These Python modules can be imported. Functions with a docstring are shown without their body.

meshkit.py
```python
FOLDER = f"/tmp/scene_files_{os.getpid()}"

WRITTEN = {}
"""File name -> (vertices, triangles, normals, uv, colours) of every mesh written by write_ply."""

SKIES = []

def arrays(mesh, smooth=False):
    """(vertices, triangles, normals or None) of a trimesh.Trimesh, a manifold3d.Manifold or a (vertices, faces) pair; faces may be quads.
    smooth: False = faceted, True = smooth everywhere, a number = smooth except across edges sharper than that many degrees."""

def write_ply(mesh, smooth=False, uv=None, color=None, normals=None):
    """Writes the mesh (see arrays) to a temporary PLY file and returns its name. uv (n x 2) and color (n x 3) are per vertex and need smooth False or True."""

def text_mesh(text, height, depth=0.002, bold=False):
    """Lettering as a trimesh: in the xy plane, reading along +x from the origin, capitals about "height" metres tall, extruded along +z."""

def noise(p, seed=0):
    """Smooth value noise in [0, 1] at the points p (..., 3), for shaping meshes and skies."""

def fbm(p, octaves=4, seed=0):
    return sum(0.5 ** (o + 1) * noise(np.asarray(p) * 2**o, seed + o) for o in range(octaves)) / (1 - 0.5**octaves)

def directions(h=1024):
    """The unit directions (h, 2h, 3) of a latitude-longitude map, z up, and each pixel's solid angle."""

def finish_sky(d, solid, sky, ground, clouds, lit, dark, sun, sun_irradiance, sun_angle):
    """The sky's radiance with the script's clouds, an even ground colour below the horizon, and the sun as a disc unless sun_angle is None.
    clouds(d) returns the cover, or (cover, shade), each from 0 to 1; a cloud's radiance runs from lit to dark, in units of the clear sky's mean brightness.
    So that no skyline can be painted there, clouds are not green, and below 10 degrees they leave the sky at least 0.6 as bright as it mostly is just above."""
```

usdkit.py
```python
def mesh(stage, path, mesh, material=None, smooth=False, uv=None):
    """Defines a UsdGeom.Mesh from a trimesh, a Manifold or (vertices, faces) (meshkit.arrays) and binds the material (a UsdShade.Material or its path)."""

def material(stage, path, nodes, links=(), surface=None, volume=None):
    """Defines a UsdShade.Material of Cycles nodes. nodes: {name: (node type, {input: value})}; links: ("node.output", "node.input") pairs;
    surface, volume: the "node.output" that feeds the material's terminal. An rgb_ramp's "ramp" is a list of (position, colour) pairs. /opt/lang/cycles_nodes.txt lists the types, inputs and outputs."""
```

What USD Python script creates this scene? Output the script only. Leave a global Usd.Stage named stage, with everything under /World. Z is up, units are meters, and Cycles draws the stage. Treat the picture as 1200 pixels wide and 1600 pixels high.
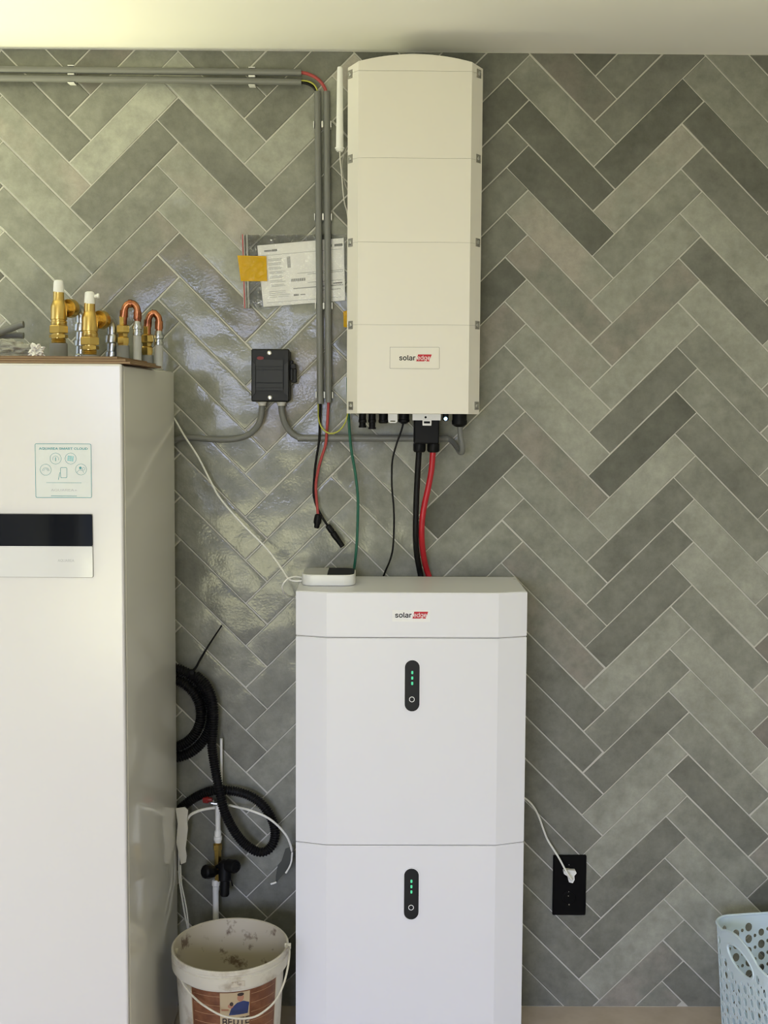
import math, random
import numpy as np, trimesh, manifold3d as m3, usdkit, meshkit
from shapely.geometry import Polygon, Point, box as sbox
from shapely import affinity
from shapely.ops import unary_union
from pxr import Usd, UsdGeom, UsdLux, UsdShade, Gf, Sdf

random.seed(7); rng = np.random.default_rng(7)
stage = Usd.Stage.CreateInMemory()
UsdGeom.SetStageUpAxis(stage, 'Z'); UsdGeom.SetStageMetersPerUnit(stage, 1.0)
UsdGeom.Xform.Define(stage, '/World'); UsdGeom.Scope.Define(stage, '/World/Looks')

# ------------------------------------------------------------------ camera
FPX, PX, PY = 1800.0, 600.0, 750.0
D, H = 2.96182, 1.6119                       # camera distance from the tiled wall (y = 0) and height
PITCH, ROLL, YAW = math.radians(3.99863), math.radians(0.32734), math.radians(0.47545)
EXPOSURE = 0.0
def cam_dir(v):
    x, w, y = v
    c, s = math.cos(ROLL), math.sin(ROLL); x, y = c*x - s*y, s*x + c*y
    c, s = math.cos(PITCH), math.sin(PITCH); w, y = c*w + s*y, -s*w + c*y
    c, s = math.cos(YAW), math.sin(YAW)
    return np.array([c*x + s*w, -s*x + c*w, y])
R_, F_, U_ = cam_dir((1, 0, 0)), cam_dir((0, 1, 0)), cam_dir((0, 0, 1))
cam = UsdGeom.Camera.Define(stage, '/World/camera')
cam.AddTransformOp().Set(Gf.Matrix4d(*R_, 0, *U_, 0, *(-F_), 0, 0, -D, H, 1))
cam.CreateHorizontalApertureAttr(24.0); cam.CreateVerticalApertureAttr(32.0)
cam.CreateFocalLengthAttr(36.0)
cam.CreateVerticalApertureOffsetAttr(-1.0)
cam.CreateClippingRangeAttr(Gf.Vec2f(0.05, 100)); cam.CreateExposureAttr(EXPOSURE)

def at(px, py, Y=0.0):
    """The point of the plane y = Y that a measured pixel of the photograph shows."""
    d = cam_dir(((px - PX)/FPX, 1.0, -(py - PY)/FPX)); t = (Y + D)/d[1]
    return np.array([d[0]*t, Y, H + d[2]*t])

# ------------------------------------------------------------------ light: sky through the wide doors behind the camera, sunlit garden ground outside the door on the left
CEIL, XL, XR, YR = 2.484, -1.95, 2.0, -5.3
def rect_light(name, loc, target, w, h, color, power):
    l = UsdLux.RectLight.Define(stage, '/World/' + name)
    loc, target = np.array(loc, float), np.array(target, float)
    z = loc - target; z /= np.linalg.norm(z)
    up = np.array([0, 0, 1.0]) if abs(z[2]) < .95 else np.array([0, 1.0, 0])
    x = np.cross(up, z); x /= np.linalg.norm(x); y = np.cross(z, x)
    l.AddTransformOp().Set(Gf.Matrix4d(*x, 0, *y, 0, *z, 0, *loc, 1))
    l.CreateWidthAttr(w); l.CreateHeightAttr(h); l.CreateColorAttr(Gf.Vec3f(*color)); l.CreateIntensityAttr(power)
rect_light('sky_daylight', (-1.6, -11.5, 3.9), (-1.6, 0, .8), 9.0, 4.6, (0.89, 0.97, 1.40), 15.6)
rect_light('terrace_bounce', (-1.2, -8.0, -0.05), (-1.2, -8.0, 3), 5.0, 5.0, (1.0, 0.96, 0.52), 11.5)
rect_light('garden_bounce', (-3.8, -.75, -0.05), (-3.8, -.75, 3), 3.4, 1.15, (1.0, 0.97, 0.53), 20.0)
dome = UsdLux.DomeLight.Define(stage, '/World/sky'); dome.CreateColorAttr(Gf.Vec3f(0.75, 0.85, 1.0)); dome.CreateIntensityAttr(0.6)

# ------------------------------------------------------------------ helpers
used = {}
def numbered(parent, name):
    k = (parent, name); used[k] = used.get(k, -1) + 1
    return name if used[k] == 0 else f'{name}_{used[k]:03d}'
class Node:
    def __init__(s, path, loc): s.path, s.loc = path, np.array(loc, float)
def tag(prim, label=None, cat=None, group=None, kind=None):
    for k, v in (('label', label), ('category', cat), ('group', group), ('kind', kind)):
        if v: prim.SetCustomDataByKey(k, v)
def thing(name, label, cat, loc=(0, 0, 0), group=None, kind=None):
    p = '/World/' + numbered('/World', name)
    x = UsdGeom.Xform.Define(stage, p); x.AddTranslateOp().Set(Gf.Vec3d(*map(float, loc)))
    tag(x.GetPrim(), label, cat, group, kind)
    return Node(p, loc)
def arr(mesh): 
    v, f, _ = meshkit.arrays(mesh, False); return v, f
def obj(name, mesh, mat, parent=None, label=None, cat=None, group=None, kind=None, smooth=35):
    """One Mesh prim. Meshes are made in world coordinates and stored relative to their thing's base."""
    if isinstance(mesh, list): mesh = join(mesh)
    v, f = arr(mesh)
    base = parent.path if parent else '/World'
    p = base + '/' + numbered(base, name)
    if parent: v = v - parent.loc
    g = usdkit.mesh(stage, p, trimesh.Trimesh(v, f, process=False) if smooth is False else trimesh.Trimesh(v, f, process=True), M[mat], smooth=smooth)
    tag(g.GetPrim(), label, cat, group, kind)
    return Node(p, parent.loc if parent else (0, 0, 0))
def join(ms): 
    vs, fs, n = [], [], 0
    for m in ms:
        v, f = arr(m); vs.append(v); fs.append(f + n); n += len(v)
    return trimesh.Trimesh(np.vstack(vs), np.vstack(fs), process=False)
def hull(pts):
    return m3.Manifold.hull_points(np.asarray(pts, float))
def cbox(x0, x1, y0, y1, z0, z1, c=0.0):
    """A box with chamfered edges."""
    x0, x1 = sorted((x0, x1)); y0, y1 = sorted((y0, y1)); z0, z1 = sorted((z0, z1))
    if c <= 0: return hull([(x, y, z) for x in (x0, x1) for y in (y0, y1) for z in (z0, z1)])
    pts = []
    for sx in (0, 1):
        for sy in (0, 1):
            for sz in (0, 1):
                p = np.array([(x0, x1)[sx], (y0, y1)[sy], (z0, z1)[sz]]); q = c*np.array([1 - 2*sx, 1 - 2*sy, 1 - 2*sz])
                for a in range(3): o = q.copy(); o[a] = 0; pts.append(p + o)
    return hull(pts)
def rbox(x0, x1, y0, y1, z0, z1, r, n=12):
    s = m3.Manifold.sphere(r, n).to_mesh().vert_properties[:, :3]
    return hull(np.vstack([s + (x, y, z) for x in (min(x0, x1) + r, max(x0, x1) - r) for y in (min(y0, y1) + r, max(y0, y1) - r) for z in (min(z0, z1) + r, max(z0, z1) - r)]))
def frame_for(d):
    d = np.asarray(d, float); d = d/np.linalg.norm(d)
    a = np.array([0, 0, 1.0]) if abs(d[2]) < .9 else np.array([1.0, 0, 0])
    u = np.cross(a, d); u /= np.linalg.norm(u); return u, np.cross(d, u), d
def rings(centers, us, vs, radii, n, phase=0.0, capped=True, hexa=False):
    a = np.arange(n)/n*2*math.pi + phase
    V = np.array([c + r*(np.cos(a)[:, None]*u + np.sin(a)[:, None]*v) for c, u, v, r in zip(centers, us, vs, radii)]).reshape(-1, 3)
    F = []
    k = len(centers)
    for i in range(k - 1):
        for j in range(n):
            p, q = i*n + j, i*n + (j + 1) % n
            F += [(p, q, q + n), (p, q + n, p + n)]
    if capped:
        V = np.vstack([V, centers[0], centers[-1]]); c0, c1 = len(V) - 2, len(V) - 1
        for j in range(n):
            F += [(c0, (j + 1) % n, j), (c1, (k - 1)*n + j, (k - 1)*n + (j + 1) % n)]
    return trimesh.Trimesh(V, np.array(F), process=False)
def lathe(origin, direction, prof, n=20, phase=0.0, capped=True):
    """prof: (distance along the axis, radius)."""
    u, v, d = frame_for(direction); o = np.asarray(origin, float)
    return rings([o + d*t for t, _ in prof], [u]*len(prof), [v]*len(prof), [r for _, r in prof], n, phase, capped)
def cyl(p0, p1, r, n=16, r1=None, phase=0.0):
    p0, p1 = np.array(p0, float), np.array(p1, float); L = np.linalg.norm(p1 - p0)
    return lathe(p0, p1 - p0, [(0, r), (L, r if r1 is None else r1)], n, phase)
def curve(pts, step=0.006):
    """Catmull-Rom through the points, evenly resampled."""
    P = np.array(pts, float)
    if len(P) > 2:
        Q = np.vstack([2*P[0] - P[1], P, 2*P[-1] - P[-2]]); out = []
        for i in range(1, len(Q) - 2):
            t = np.linspace(0, 1, 24, endpoint=False)[:, None]; a, b, c, d = Q[i - 1:i + 3]
            out.append(.5*((2*b) + (-a + c)*t + (2*a - 5*b + 4*c - d)*t*t + (-a + 3*b - 3*c + d)*t**3))
        P = np.vstack(out + [P[-1:]])
    s = np.r_[0, np.cumsum(np.linalg.norm(np.diff(P, axis=0), axis=1))]
    k = max(2, int(round(s[-1]/step)) + 1); w = np.linspace(0, s[-1], k)
    return np.stack([np.interp(w, s, P[:, a]) for a in range(3)], 1)
def tube(pts, r, n=10, step=0.006, smooth_path=True, radii=None):
    C = curve(pts, step) if smooth_path else np.array(pts, float)
    T = np.gradient(C, axis=0); T /= np.linalg.norm(T, axis=1, keepdims=True)
    u, v, _ = frame_for(T[0]); us, vs = [], []
    for t in T:
        u = u - t*(u @ t); u /= np.linalg.norm(u); us.append(u.copy()); vs.append(np.cross(t, u))
    rr = np.full(len(C), r) if radii is None else radii(len(C))
    return rings(C, us, vs, rr, n)
def corrugated(pts, r, pitch=0.0062, n=14):
    """A ridged drain hose."""
    def radii(k):
        return np.array([r if (i // 2) % 2 == 0 else r*.80 for i in range(k)])
    return tube(pts, r, n, pitch/4, radii=radii)
def px_path(pts): return [at(*p) for p in pts]
def prism(poly, y0, y1):
    """A shapely polygon in (x, z) extruded from y0 to y1 (y1 nearer the viewer when smaller)."""
    out = []
    for g in getattr(poly, 'geoms', [poly]):
        m = trimesh.creation.extrude_polygon(g, abs(y1 - y0), engine='earcut')
        v = m.vertices; out.append(trimesh.Trimesh(np.stack([v[:, 0], max(y0, y1) - v[:, 2], v[:, 1]], 1), m.faces, process=False))
    return join(out)
def text(s, height, x, z, Y, depth=0.0004, bold=False, center=False, width=None):
    """Lettering standing on the plane y = Y, reading along +x."""
    m = meshkit.text_mesh(s, height, depth, bold); v = np.array(m.vertices)
    if width: v[:, 0] *= width/(v[:, 0].max() - v[:, 0].min())
    x0 = x - (v[:, 0].max() + v[:, 0].min())/2 if center else x - v[:, 0].min()
    return trimesh.Trimesh(np.stack([v[:, 0] + x0, Y - v[:, 2], v[:, 1] + z], 1), m.faces, process=False)
def rrect(x0, z0, x1, z1, r): return sbox(x0 + r, z0 + r, x1 - r, z1 - r).buffer(r, quad_segs=6)

# ------------------------------------------------------------------ materials
M = {}
def lin(c): return tuple((x/12.92 if x <= .04045 else ((x + .055)/1.055)**2.4) for x in c)
def mat(name, color, rough=.5, metal=0.0, bump=None, spec=.5, grime=None, **kw):
    nodes = {'p': ('principled_bsdf', {'base_color': color, 'roughness': rough, 'metallic': metal, 'specular_ior_level': spec, **kw})}
    links = []
    if bump or grime: nodes['g'] = ('geometry', {})
    if bump:
        nodes['n'] = ('noise_texture', {'scale': bump[0], 'detail': 3.0}); nodes['b'] = ('bump', {'strength': bump[1], 'distance': bump[2]})
        links += [('g.position', 'n.vector'), ('n.fac', 'b.height'), ('b.normal', 'p.normal')]
    if grime:                                    # (scale, second colour, threshold low, high)
        nodes['gn'] = ('noise_texture', {'scale': grime[0], 'detail': 5.0, 'roughness': .6})
        nodes['gr'] = ('rgb_ramp', {'ramp': [(0, color), (grime[2], color), (grime[3], grime[1]), (1, grime[1])]})
        links += [('g.position', 'gn.vector'), ('gn.fac', 'gr.fac'), ('gr.color', 'p.base_color')]
    M[name] = usdkit.material(stage, '/World/Looks/' + name, nodes, links, surface='p.BSDF')
def tile_mat(name, a, b):
    """Cloudy glazed stoneware: two tones, its own cloud on every tile, slightly uneven glaze."""
    M[name] = usdkit.material(stage, '/World/Looks/' + name, {
        'g': ('geometry', {}), 'o': ('object_info', {}),
        'k': ('math', {'math_type': 'multiply', 'value2': 37.0}),
        'v': ('vector_math', {'math_type': 'add'}),
        'n': ('noise_texture', {'scale': 9.0, 'detail': 6.0, 'roughness': .55}),
        'r': ('rgb_ramp', {'ramp': [(0, a), (.38, a), (.62, b), (1, b)]}),
        'n2': ('noise_texture', {'scale': 34.0, 'detail': 7.0, 'roughness': .68}),
        'm2': ('map_range', {'from_min': .3, 'from_max': .7, 'to_min': .84, 'to_max': 1.16}),
        'mx': ('vector_math', {'math_type': 'scale'}),
        'w': ('noise_texture', {'scale': 9.0, 'detail': 1.0}), 'f': ('noise_texture', {'scale': 160.0, 'detail': 2.0}),
        'wf': ('math', {'math_type': 'multiply_add', 'value2': .045}),
        'b': ('bump', {'strength': .5, 'distance': .012}),
        'rr': ('map_range', {'from_min': .3, 'from_max': .7, 'to_min': .07, 'to_max': .17}),
        'p': ('principled_bsdf', {'specular_ior_level': .24})},
        [('o.random', 'k.value1'), ('g.position', 'v.vector1'), ('k.value', 'v.vector2'), ('v.vector', 'n.vector'), ('n.fac', 'r.fac'), ('v.vector', 'n2.vector'), ('n2.fac', 'm2.value'), ('r.color', 'mx.vector1'), ('m2.result', 'mx.scale'), ('mx.vector', 'p.base_color'),
         ('v.vector', 'w.vector'), ('v.vector', 'f.vector'), ('f.fac', 'wf.value1'), ('w.fac', 'wf.value3'), ('wf.value', 'b.height'), ('b.normal', 'p.normal'), ('n.fac', 'rr.value'), ('rr.result', 'p.roughness')],
        surface='p.BSDF')
def sc(c, k): return tuple(x*k for x in c)
SAGE, ROSE = (.985, 1.0, .865), (1.05, .98, .86)
TONES = {1: .135, 2: .185, 3: .24, 4: .305, 5: .37}
for k, a in TONES.items():
    tile_mat(f'tile_{k}', sc(SAGE, a*.90), sc(SAGE, a*1.12))
    tile_mat(f'tile_{k}r', sc(SAGE, a*.93), sc(ROSE, a*1.10))
mat('grout', (.50, .49, .45), .9, bump=(300, .3, .002))
mat('ceiling_paint', (.91, .90, .84), .85)
mat('wall_paint', (.72, .71, .67), .85)
mat('floor_screed', (.56, .475, .40), .7, grime=(14, (.49, .41, .335), .4, .65))
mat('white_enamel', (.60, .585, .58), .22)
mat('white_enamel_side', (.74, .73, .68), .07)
mat('white_gloss', (.60, .60, .61), .08, spec=.3)
mat('black_gloss', (.004, .005, .009), .05, spec=.12)
mat('battery_white', (.74, .745, .79), .34)
mat('cream_metal', (.73, .70, .635), .42)
mat('seam_grey', (.30, .29, .26), .7)
mat('steel', (.55, .55, .53), .34, 1.0)
mat('dull_steel', (.36, .35, .32), .45, .8)
mat('conduit_grey', (.165, .168, .158), .42)
mat('cable_grey', (.155, .158, .148), .5)
mat('insulation_grey', (.22, .22, .215), .8)
mat('pipe_grey', (.42, .42, .40), .45)
mat('white_plastic', (.78, .78, .76), .38)
mat('offwhite_plastic', (.62, .60, .54), .45)
mat('hub_top', (.46, .46, .43), .35)
mat('black_plastic', (.005, .005, .0055), .5, spec=.16)
mat('box_black', (.012, .0125, .014), .5, spec=.25)
mat('box_black_relief', (.020, .021, .023), .5, spec=.3)
mat('faded_red', (.16, .02, .025), .6)
mat('black_rubber', (.005, .005, .0055), .5, spec=.2)
mat('red_cable', (.36, .05, .048), .45)
mat('red_power', (.40, .006, .015), .4)
mat('green_cable', (.008, .10, .062), .45)
mat('yellow_green', (.42, .42, .06), .5)
mat('white_cable', (.80, .79, .74), .45)
mat('brass', (.62, .44, .14), .26, 1.0)
mat('copper', (.46, .19, .095), .30, 1.0, grime=(40, (.24, .085, .045), .42, .62))
mat('zinc', (.46, .48, .48), .3, 1.0)
mat('cardboard', (.23, .13, .065), .8, grime=(60, (.17, .095, .05), .4, .7))
mat('cardboard_edge', (.34, .24, .14), .85)
mat('paper', (.88, .87, .85), .7)
mat('print_grey', (.22, .22, .22), .8)
mat('print_light', (.42, .42, .42), .8)
mat('ink_black', (.012, .012, .014), .6)
mat('logo_red', (.48, .012, .022), .5)
mat('logo_white', (.80, .80, .80), .5)
mat('teal_ink', (.05, .26, .29), .5)
mat('teal_fill', (.25, .50, .52), .5)
mat('sticker_white', (.56, .585, .57), .4)
mat('faint_grey', (.42, .43, .44), .3)
mat('zip_red', (.40, .03, .03), .4)
mat('bucket_white', (.55, .52, .43), .42, grime=(22, (.36, .31, .23), .52, .72))
mat('bucket_inside', (.50, .45, .35), .6, grime=(26, (.17, .12, .085), .56, .66))
mat('label_brown', (.125, .042, .018), .5, grime=(30, (.19, .075, .032), .4, .6))
mat('label_cream', (.42, .33, .20), .5)
mat('label_line', (.34, .20, .11), .5)
mat('skin_print', (.36, .17, .10), .6)
mat('blue_print', (.02, .035, .12), .6)
mat('dark_print', (.03, .018, .014), .6)
mat('socket_black', (.0025, .0025, .003), .5, spec=.1)
mat('basket_blue', (.64, .77, .87), .42)
mat('foil_dark', (.05, .055, .05), .4)
mat('red_knob', (.22, .012, .012), .45)
mat('frame_white', (.75, .75, .73), .5)
def emit(name, color, k):
    M[name] = usdkit.material(stage, '/World/Looks/' + name, {'e': ('emission', {'color': color, 'strength': k})}, surface='e.emission')
emit('green_led', (.12, .75, .38), 1.0); emit('blue_led', (.30, .62, 1.0), 5.0)
def film(name, tint, solid, color, rough, fac):
    M[name] = usdkit.material(stage, '/World/Looks/' + name, {
        't': ('transparent_bsdf', {'color': tint}), 'gl': ('glossy_bsdf', {'color': (1, 1, 1), 'roughness': rough}), 'd': ('diffuse_bsdf', {'color': color}),
        'g': ('geometry', {}), 'n': ('noise_texture', {'scale': 38.0, 'detail': 3.0, 'distortion': 1.5}), 'b': ('bump', {'strength': .8, 'distance': .02}),
        'fr': ('fresnel', {'IOR': 1.45}), 'm1': ('mix_closure', {'fac': solid}), 'm2': ('mix_closure', {})},
        [('g.position', 'n.vector'), ('n.fac', 'b.height'), ('b.normal', 'gl.normal'), ('t.BSDF', 'm1.closure1'), ('d.BSDF', 'm1.closure2'), ('m1.closure', 'm2.closure1'),
         ('gl.BSDF', 'm2.closure2'), ('fr.fac', 'm2.fac')], surface='m2.closure')
film('clear_film', (.992, .992, .99), .005, (.7, .7, .7), .10, .1)
film('milky_film', (.9, .9, .88), .35, (.6, .6, .57), .2, .1)
film('amber_tape', (.96, .66, .03), .5, (.86, .56, .012), .15, .1)

# ------------------------------------------------------------------ the room
def struct(name, mesh, m, smooth=35): return obj(name, mesh, m, kind='structure', smooth=smooth)
struct('floor', cbox(XL, XR, YR, 0.15, -.12, 0), 'floor_screed')
struct('ceiling', cbox(XL, XR, YR, 0.15, CEIL, CEIL + .12), 'ceiling_paint')
GY0, GY1, GZ = -1.35, -.12, 2.25                                     # garden door standing open on the left
struct('wall_left', [cbox(XL - .12, XL, YR, GY0, 0, CEIL), cbox(XL - .12, XL, GY1, .15, 0, CEIL), cbox(XL - .12, XL, GY0, GY1, GZ, CEIL)], 'wall_paint')
struct('trim_2', [cbox(XL - .1, XL - .03, GY0, GY0 + .05, 0, GZ), cbox(XL - .1, XL - .03, GY1 - .05, GY1, 0, GZ), cbox(XL - .1, XL - .03, GY0, GY1, GZ - .05, GZ)], 'frame_white')
struct('wall_right', cbox(XR, XR + .12, YR, .15, 0, CEIL), 'wall_paint')
OX0, OX1, OZ = -1.85, -.2, 2.1                                     # garden doors standing open behind the camera
struct('wall_rear', [cbox(XL, OX0, YR - .15, YR, 0, CEIL), cbox(OX1, XR, YR - .15, YR, 0, CEIL), cbox(OX0, OX1, YR - .15, YR, OZ, CEIL)], 'wall_paint')
struct('trim_1', [cbox(OX0, OX0 + .05, YR - .12, YR - .04, 0, OZ), cbox(OX1 - .05, OX1, YR - .12, YR - .04, 0, OZ), cbox(OX0, OX1, YR - .12, YR - .04, OZ - .05, OZ)], 'frame_white')

# tiled wall: herringbone stoneware, every tile in view a piece of its own
wall = thing('wall_back', None, None, kind='structure')
obj('grout_bed', cbox(XL, XR, .0016, .15, 0, CEIL), 'grout', wall)
TW, TL, TU, TV, TZ = .07925, .31266, .25099, .01744, .0519
GAP = .0032
s2 = math.sqrt(.5)
def to_wall(a, b):
    a, b = a + TU, b + TV
    return ((a - b)*s2, (a + b)*s2 + TZ)
TONE = {}
# the tone each tile has in the photograph (1 dark ... 5 pale, r = rosy)
for e_ in """V19,1:1 H19,1:2 V18,1:2r H18,1:2 V18,2:3 H19,2:1 V19,2:1 V17,2:3 V17,1:3 H17,1:1 H18,0:2 H19,0:2 H17,0:1 V16,1:1 H16,1:4r V16,2:1 H16,0:2 V15,1:1 H15,1:3 V15,2:2 H15,0:2 V14,1:4r H14,1:4 V14,2:4 H14,0:2 V13,1:3r H13,1:3r V13,2:2 H13,0:1 V12,1:4r H12,1:4 V12,2:4 H12,0:3r V11,1:4 V11,2:3 H11,0:3 H11,1:2 V10,1:4 V10,2:3 H10,0:3 H9,0:1 H8,0:3 H7,0:3 H6,0:3 V9,1:3r H10,1:1 V8,1:3 H9,1:4 V7,1:3 H8,1:2 V8,2:3 V9,2:2 V7,2:4 V6,1:3r H7,1:2 V5,1:3r H6,1:2 V6,2:4 V5,2:3 H5,1:4 V4,1:2 V4,2:4 H4,1:3 V3,1:2 H3,1:2 V3,2:4 V2,1:2 H2,1:4 V2,2:3 V1,1:2 H1,1:4 V1,2:2 V0,1:2 H0,1:2 V0,2:3 V-1,1:2 H-1,1:2 V-1,2:4 V-2,1:2 H-2,1:4 V-2,2:4 V-3,1:2 H-3,1:3r V-3,2:3 H-4,1:3r V-4,2:2 V-4,1:2 H-3,0:2 V19,-2:2 V18,-2:2 H19,-2:2r H18,-2:3 V19,-1:3 V18,-1:2 H19,-1:2 H18,-1:2 V17,-1:4 H17,-1:4 V16,-1:2 H16,-1:3 V15,-1:4r H15,-1:2 V14,-1:4 H14,-1:3 H13,-1:3 V13,-1:2r V12,-1:3 H12,-1:3r V11,-1:3 V17,-2:2 V16,-2:4r V15,-2:4 V14,-2:3 V13,-2:3 V12,-2:3 H17,-2:5 H16,-2:2 H15,-2:3 H14,-2:3r H13,-2:2r H12,-2:2 V11,-2:3 V10,-1:3 H11,-1:3r V9,-1:3 H10,-1:3 V8,-1:3 H9,-1:3 V7,-1:3 H8,-1:3 V6,-1:2 H7,-1:3 V5,-1:3 H6,-1:3 V4,-1:2 H5,-1:3 V10,0:4 V9,0:3 V8,0:3 V7,0:3 V6,0:3 V3,-1:2 H4,-1:3 V2,-1:3 H3,-1:3 H2,-1:3 V1,-1:2 H1,-1:3 V0,-1:2 H0,-1:2 V-1,-1:2 H-1,-1:2""".split():
    q_, t_ = e_.split(":"); i_, j_ = q_[1:].split(","); TONE[(q_[0], int(i_), int(j_))] = t_
room_rect = sbox(XL + .002, .001, XR - .002, CEIL - .0015)
view_rect = sbox(-1.03, 0, 1.09, CEIL)
field = []
trng = np.random.default_rng(11)
def tile_ring(poly, c, ctr, d):
    """The outline drawn in by d, corner for corner."""
    inner = poly.buffer(-d, join_style=2)
    if not inner.is_empty and inner.geom_type == 'Polygon':
        i = np.array(inner.exterior.coords)[:-1]
        if inner.exterior.is_ccw: i = i[::-1]
        if len(i) == len(c): return np.roll(i, -np.argmin(((i - c[0])**2).sum(1)), 0)
    return None
def tile_mesh(poly, r):
    """A glazed tile: flat middle, edges falling away softly over 8 mm, small arris, proud of the joints."""
    c = np.array(poly.exterior.coords)[:-1]
    if poly.exterior.is_ccw: c = c[::-1]
    ctr = np.array(poly.centroid.coords[0])
    edge = tile_ring(poly, c, ctr, .0015); flat_ = tile_ring(poly, c, ctr, .008)
    if edge is None: edge = ctr + (c - ctr)*.95
    if flat_ is None: flat_ = ctr + (edge - ctr)*.6
    n = len(c); lift = r.uniform(-.0005, .0003); tx, tz = r.normal(0, .0022, 2)
    lay = lambda P, d: np.array([(x, lift + d + tx*(x - ctr[0]) + tz*(z - ctr[1]), z) for x, z in P])
    V = np.vstack([lay(flat_, 0), lay(edge, .00045), lay(c, .0014), np.array([(x, .006, z) for x, z in c])]); F = [(0, k, k + 1) for k in range(1, n - 1)]
    for o in (0, n, 2*n):
        for k in range(n):
            q = (k + 1) % n; F += [(o + k, o + n + k, o + n + q), (o + k, o + n + q, o + q)]
    return trimesh.Trimesh(V, np.array(F), process=False)
TILES = []
for i in range(-60, 61):
    for j in range(-12, 13):
        for kind in 'HV':
            a0, b0 = i*TW + j*TL, i*TW - j*TL
            ax, bx = (TL, TW) if kind == 'H' else (TW, TL)
            if kind == 'V': b0 += TW
            cx, cz = to_wall(a0 + ax/2, b0 + bx/2)
            if not (XL - .2 < cx < XR + .2 and -.2 < cz < CEIL + .2): continue
            g = GAP/2; jit = lambda: trng.normal(0, .00045)
            corners = [(a0 + g + jit(), b0 + g + jit()), (a0 + ax - g + jit(), b0 + g + jit()), (a0 + ax - g + jit(), b0 + bx - g + jit()), (a0 + g + jit(), b0 + bx - g + jit())]
            poly = Polygon([to_wall(*c) for c in corners]).intersection(room_rect)
            if poly.is_empty or poly.geom_type != 'Polygon' or poly.area < 2e-4: continue
            rr = trng.random(3)
            m = tile_mesh(poly, trng)
            if m is None: continue
            if poly.intersects(view_rect):
                tone = TONE.get((kind, i, j))
                if tone is None: tone = f'{1 + int(np.searchsorted([.16, .42, .70, .92], rr[0]))}' + ('r' if rr[1] < .25 else '')
                TILES.append((kind, i, j, poly, tone))
                obj('tile', m, 'tile_' + tone, wall, smooth=12)
            else: field.append(m)
obj('tile_field', join(field), 'tile_3', wall, kind='stuff', smooth=False)

# ------------------------------------------------------------------ heat pump cabinet (left)
TX0, TX1, TY0, TY1, TZ1 = -1.108, -.5065, -.645, -.045, 1.680       # front face at TY0
t = thing('heat_pump_cabinet', 'tall white floor-standing heat pump cabinet with black display strip at the left', 'cabinet', ((TX0 + TX1)/2, (TY0 + TY1)/2, 0))
obj('body', cbox(TX0, TX1, TY0 + .022, TY1, .012, TZ1 - .002, .003), 'white_enamel_side', t)
obj('front_panel', rbox(TX0, TX1, TY0, TY0 + .021, .03, TZ1, .005), 'white_enamel', t)
obj('plinth', cbox(TX0 + .02, TX1 - .02, TY0 + .03, TY1 - .02, 0, .012), 'black_plastic', t)
pr, pt = at(145, 853, TY0)[0], at(100, 803.5, TY0)[2]; pm, pb = at(100, 853, TY0)[2], at(100, 901.5, TY0)[2]
pl = 2*(TX0 + TX1)/2 - pr
obj('panel_seam', prism(rrect(pl - .0012, pb - .0012, pr + .0012, pt + .0012, .004), TY0 + .001, TY0 - .0008), 'seam_grey', t)
dp = obj('display_panel', prism(rrect(pl, pb, pr, pm - .0003, .003), TY0, TY0 - .003), 'white_gloss', t, label='glossy white lower half of the display')
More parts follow.
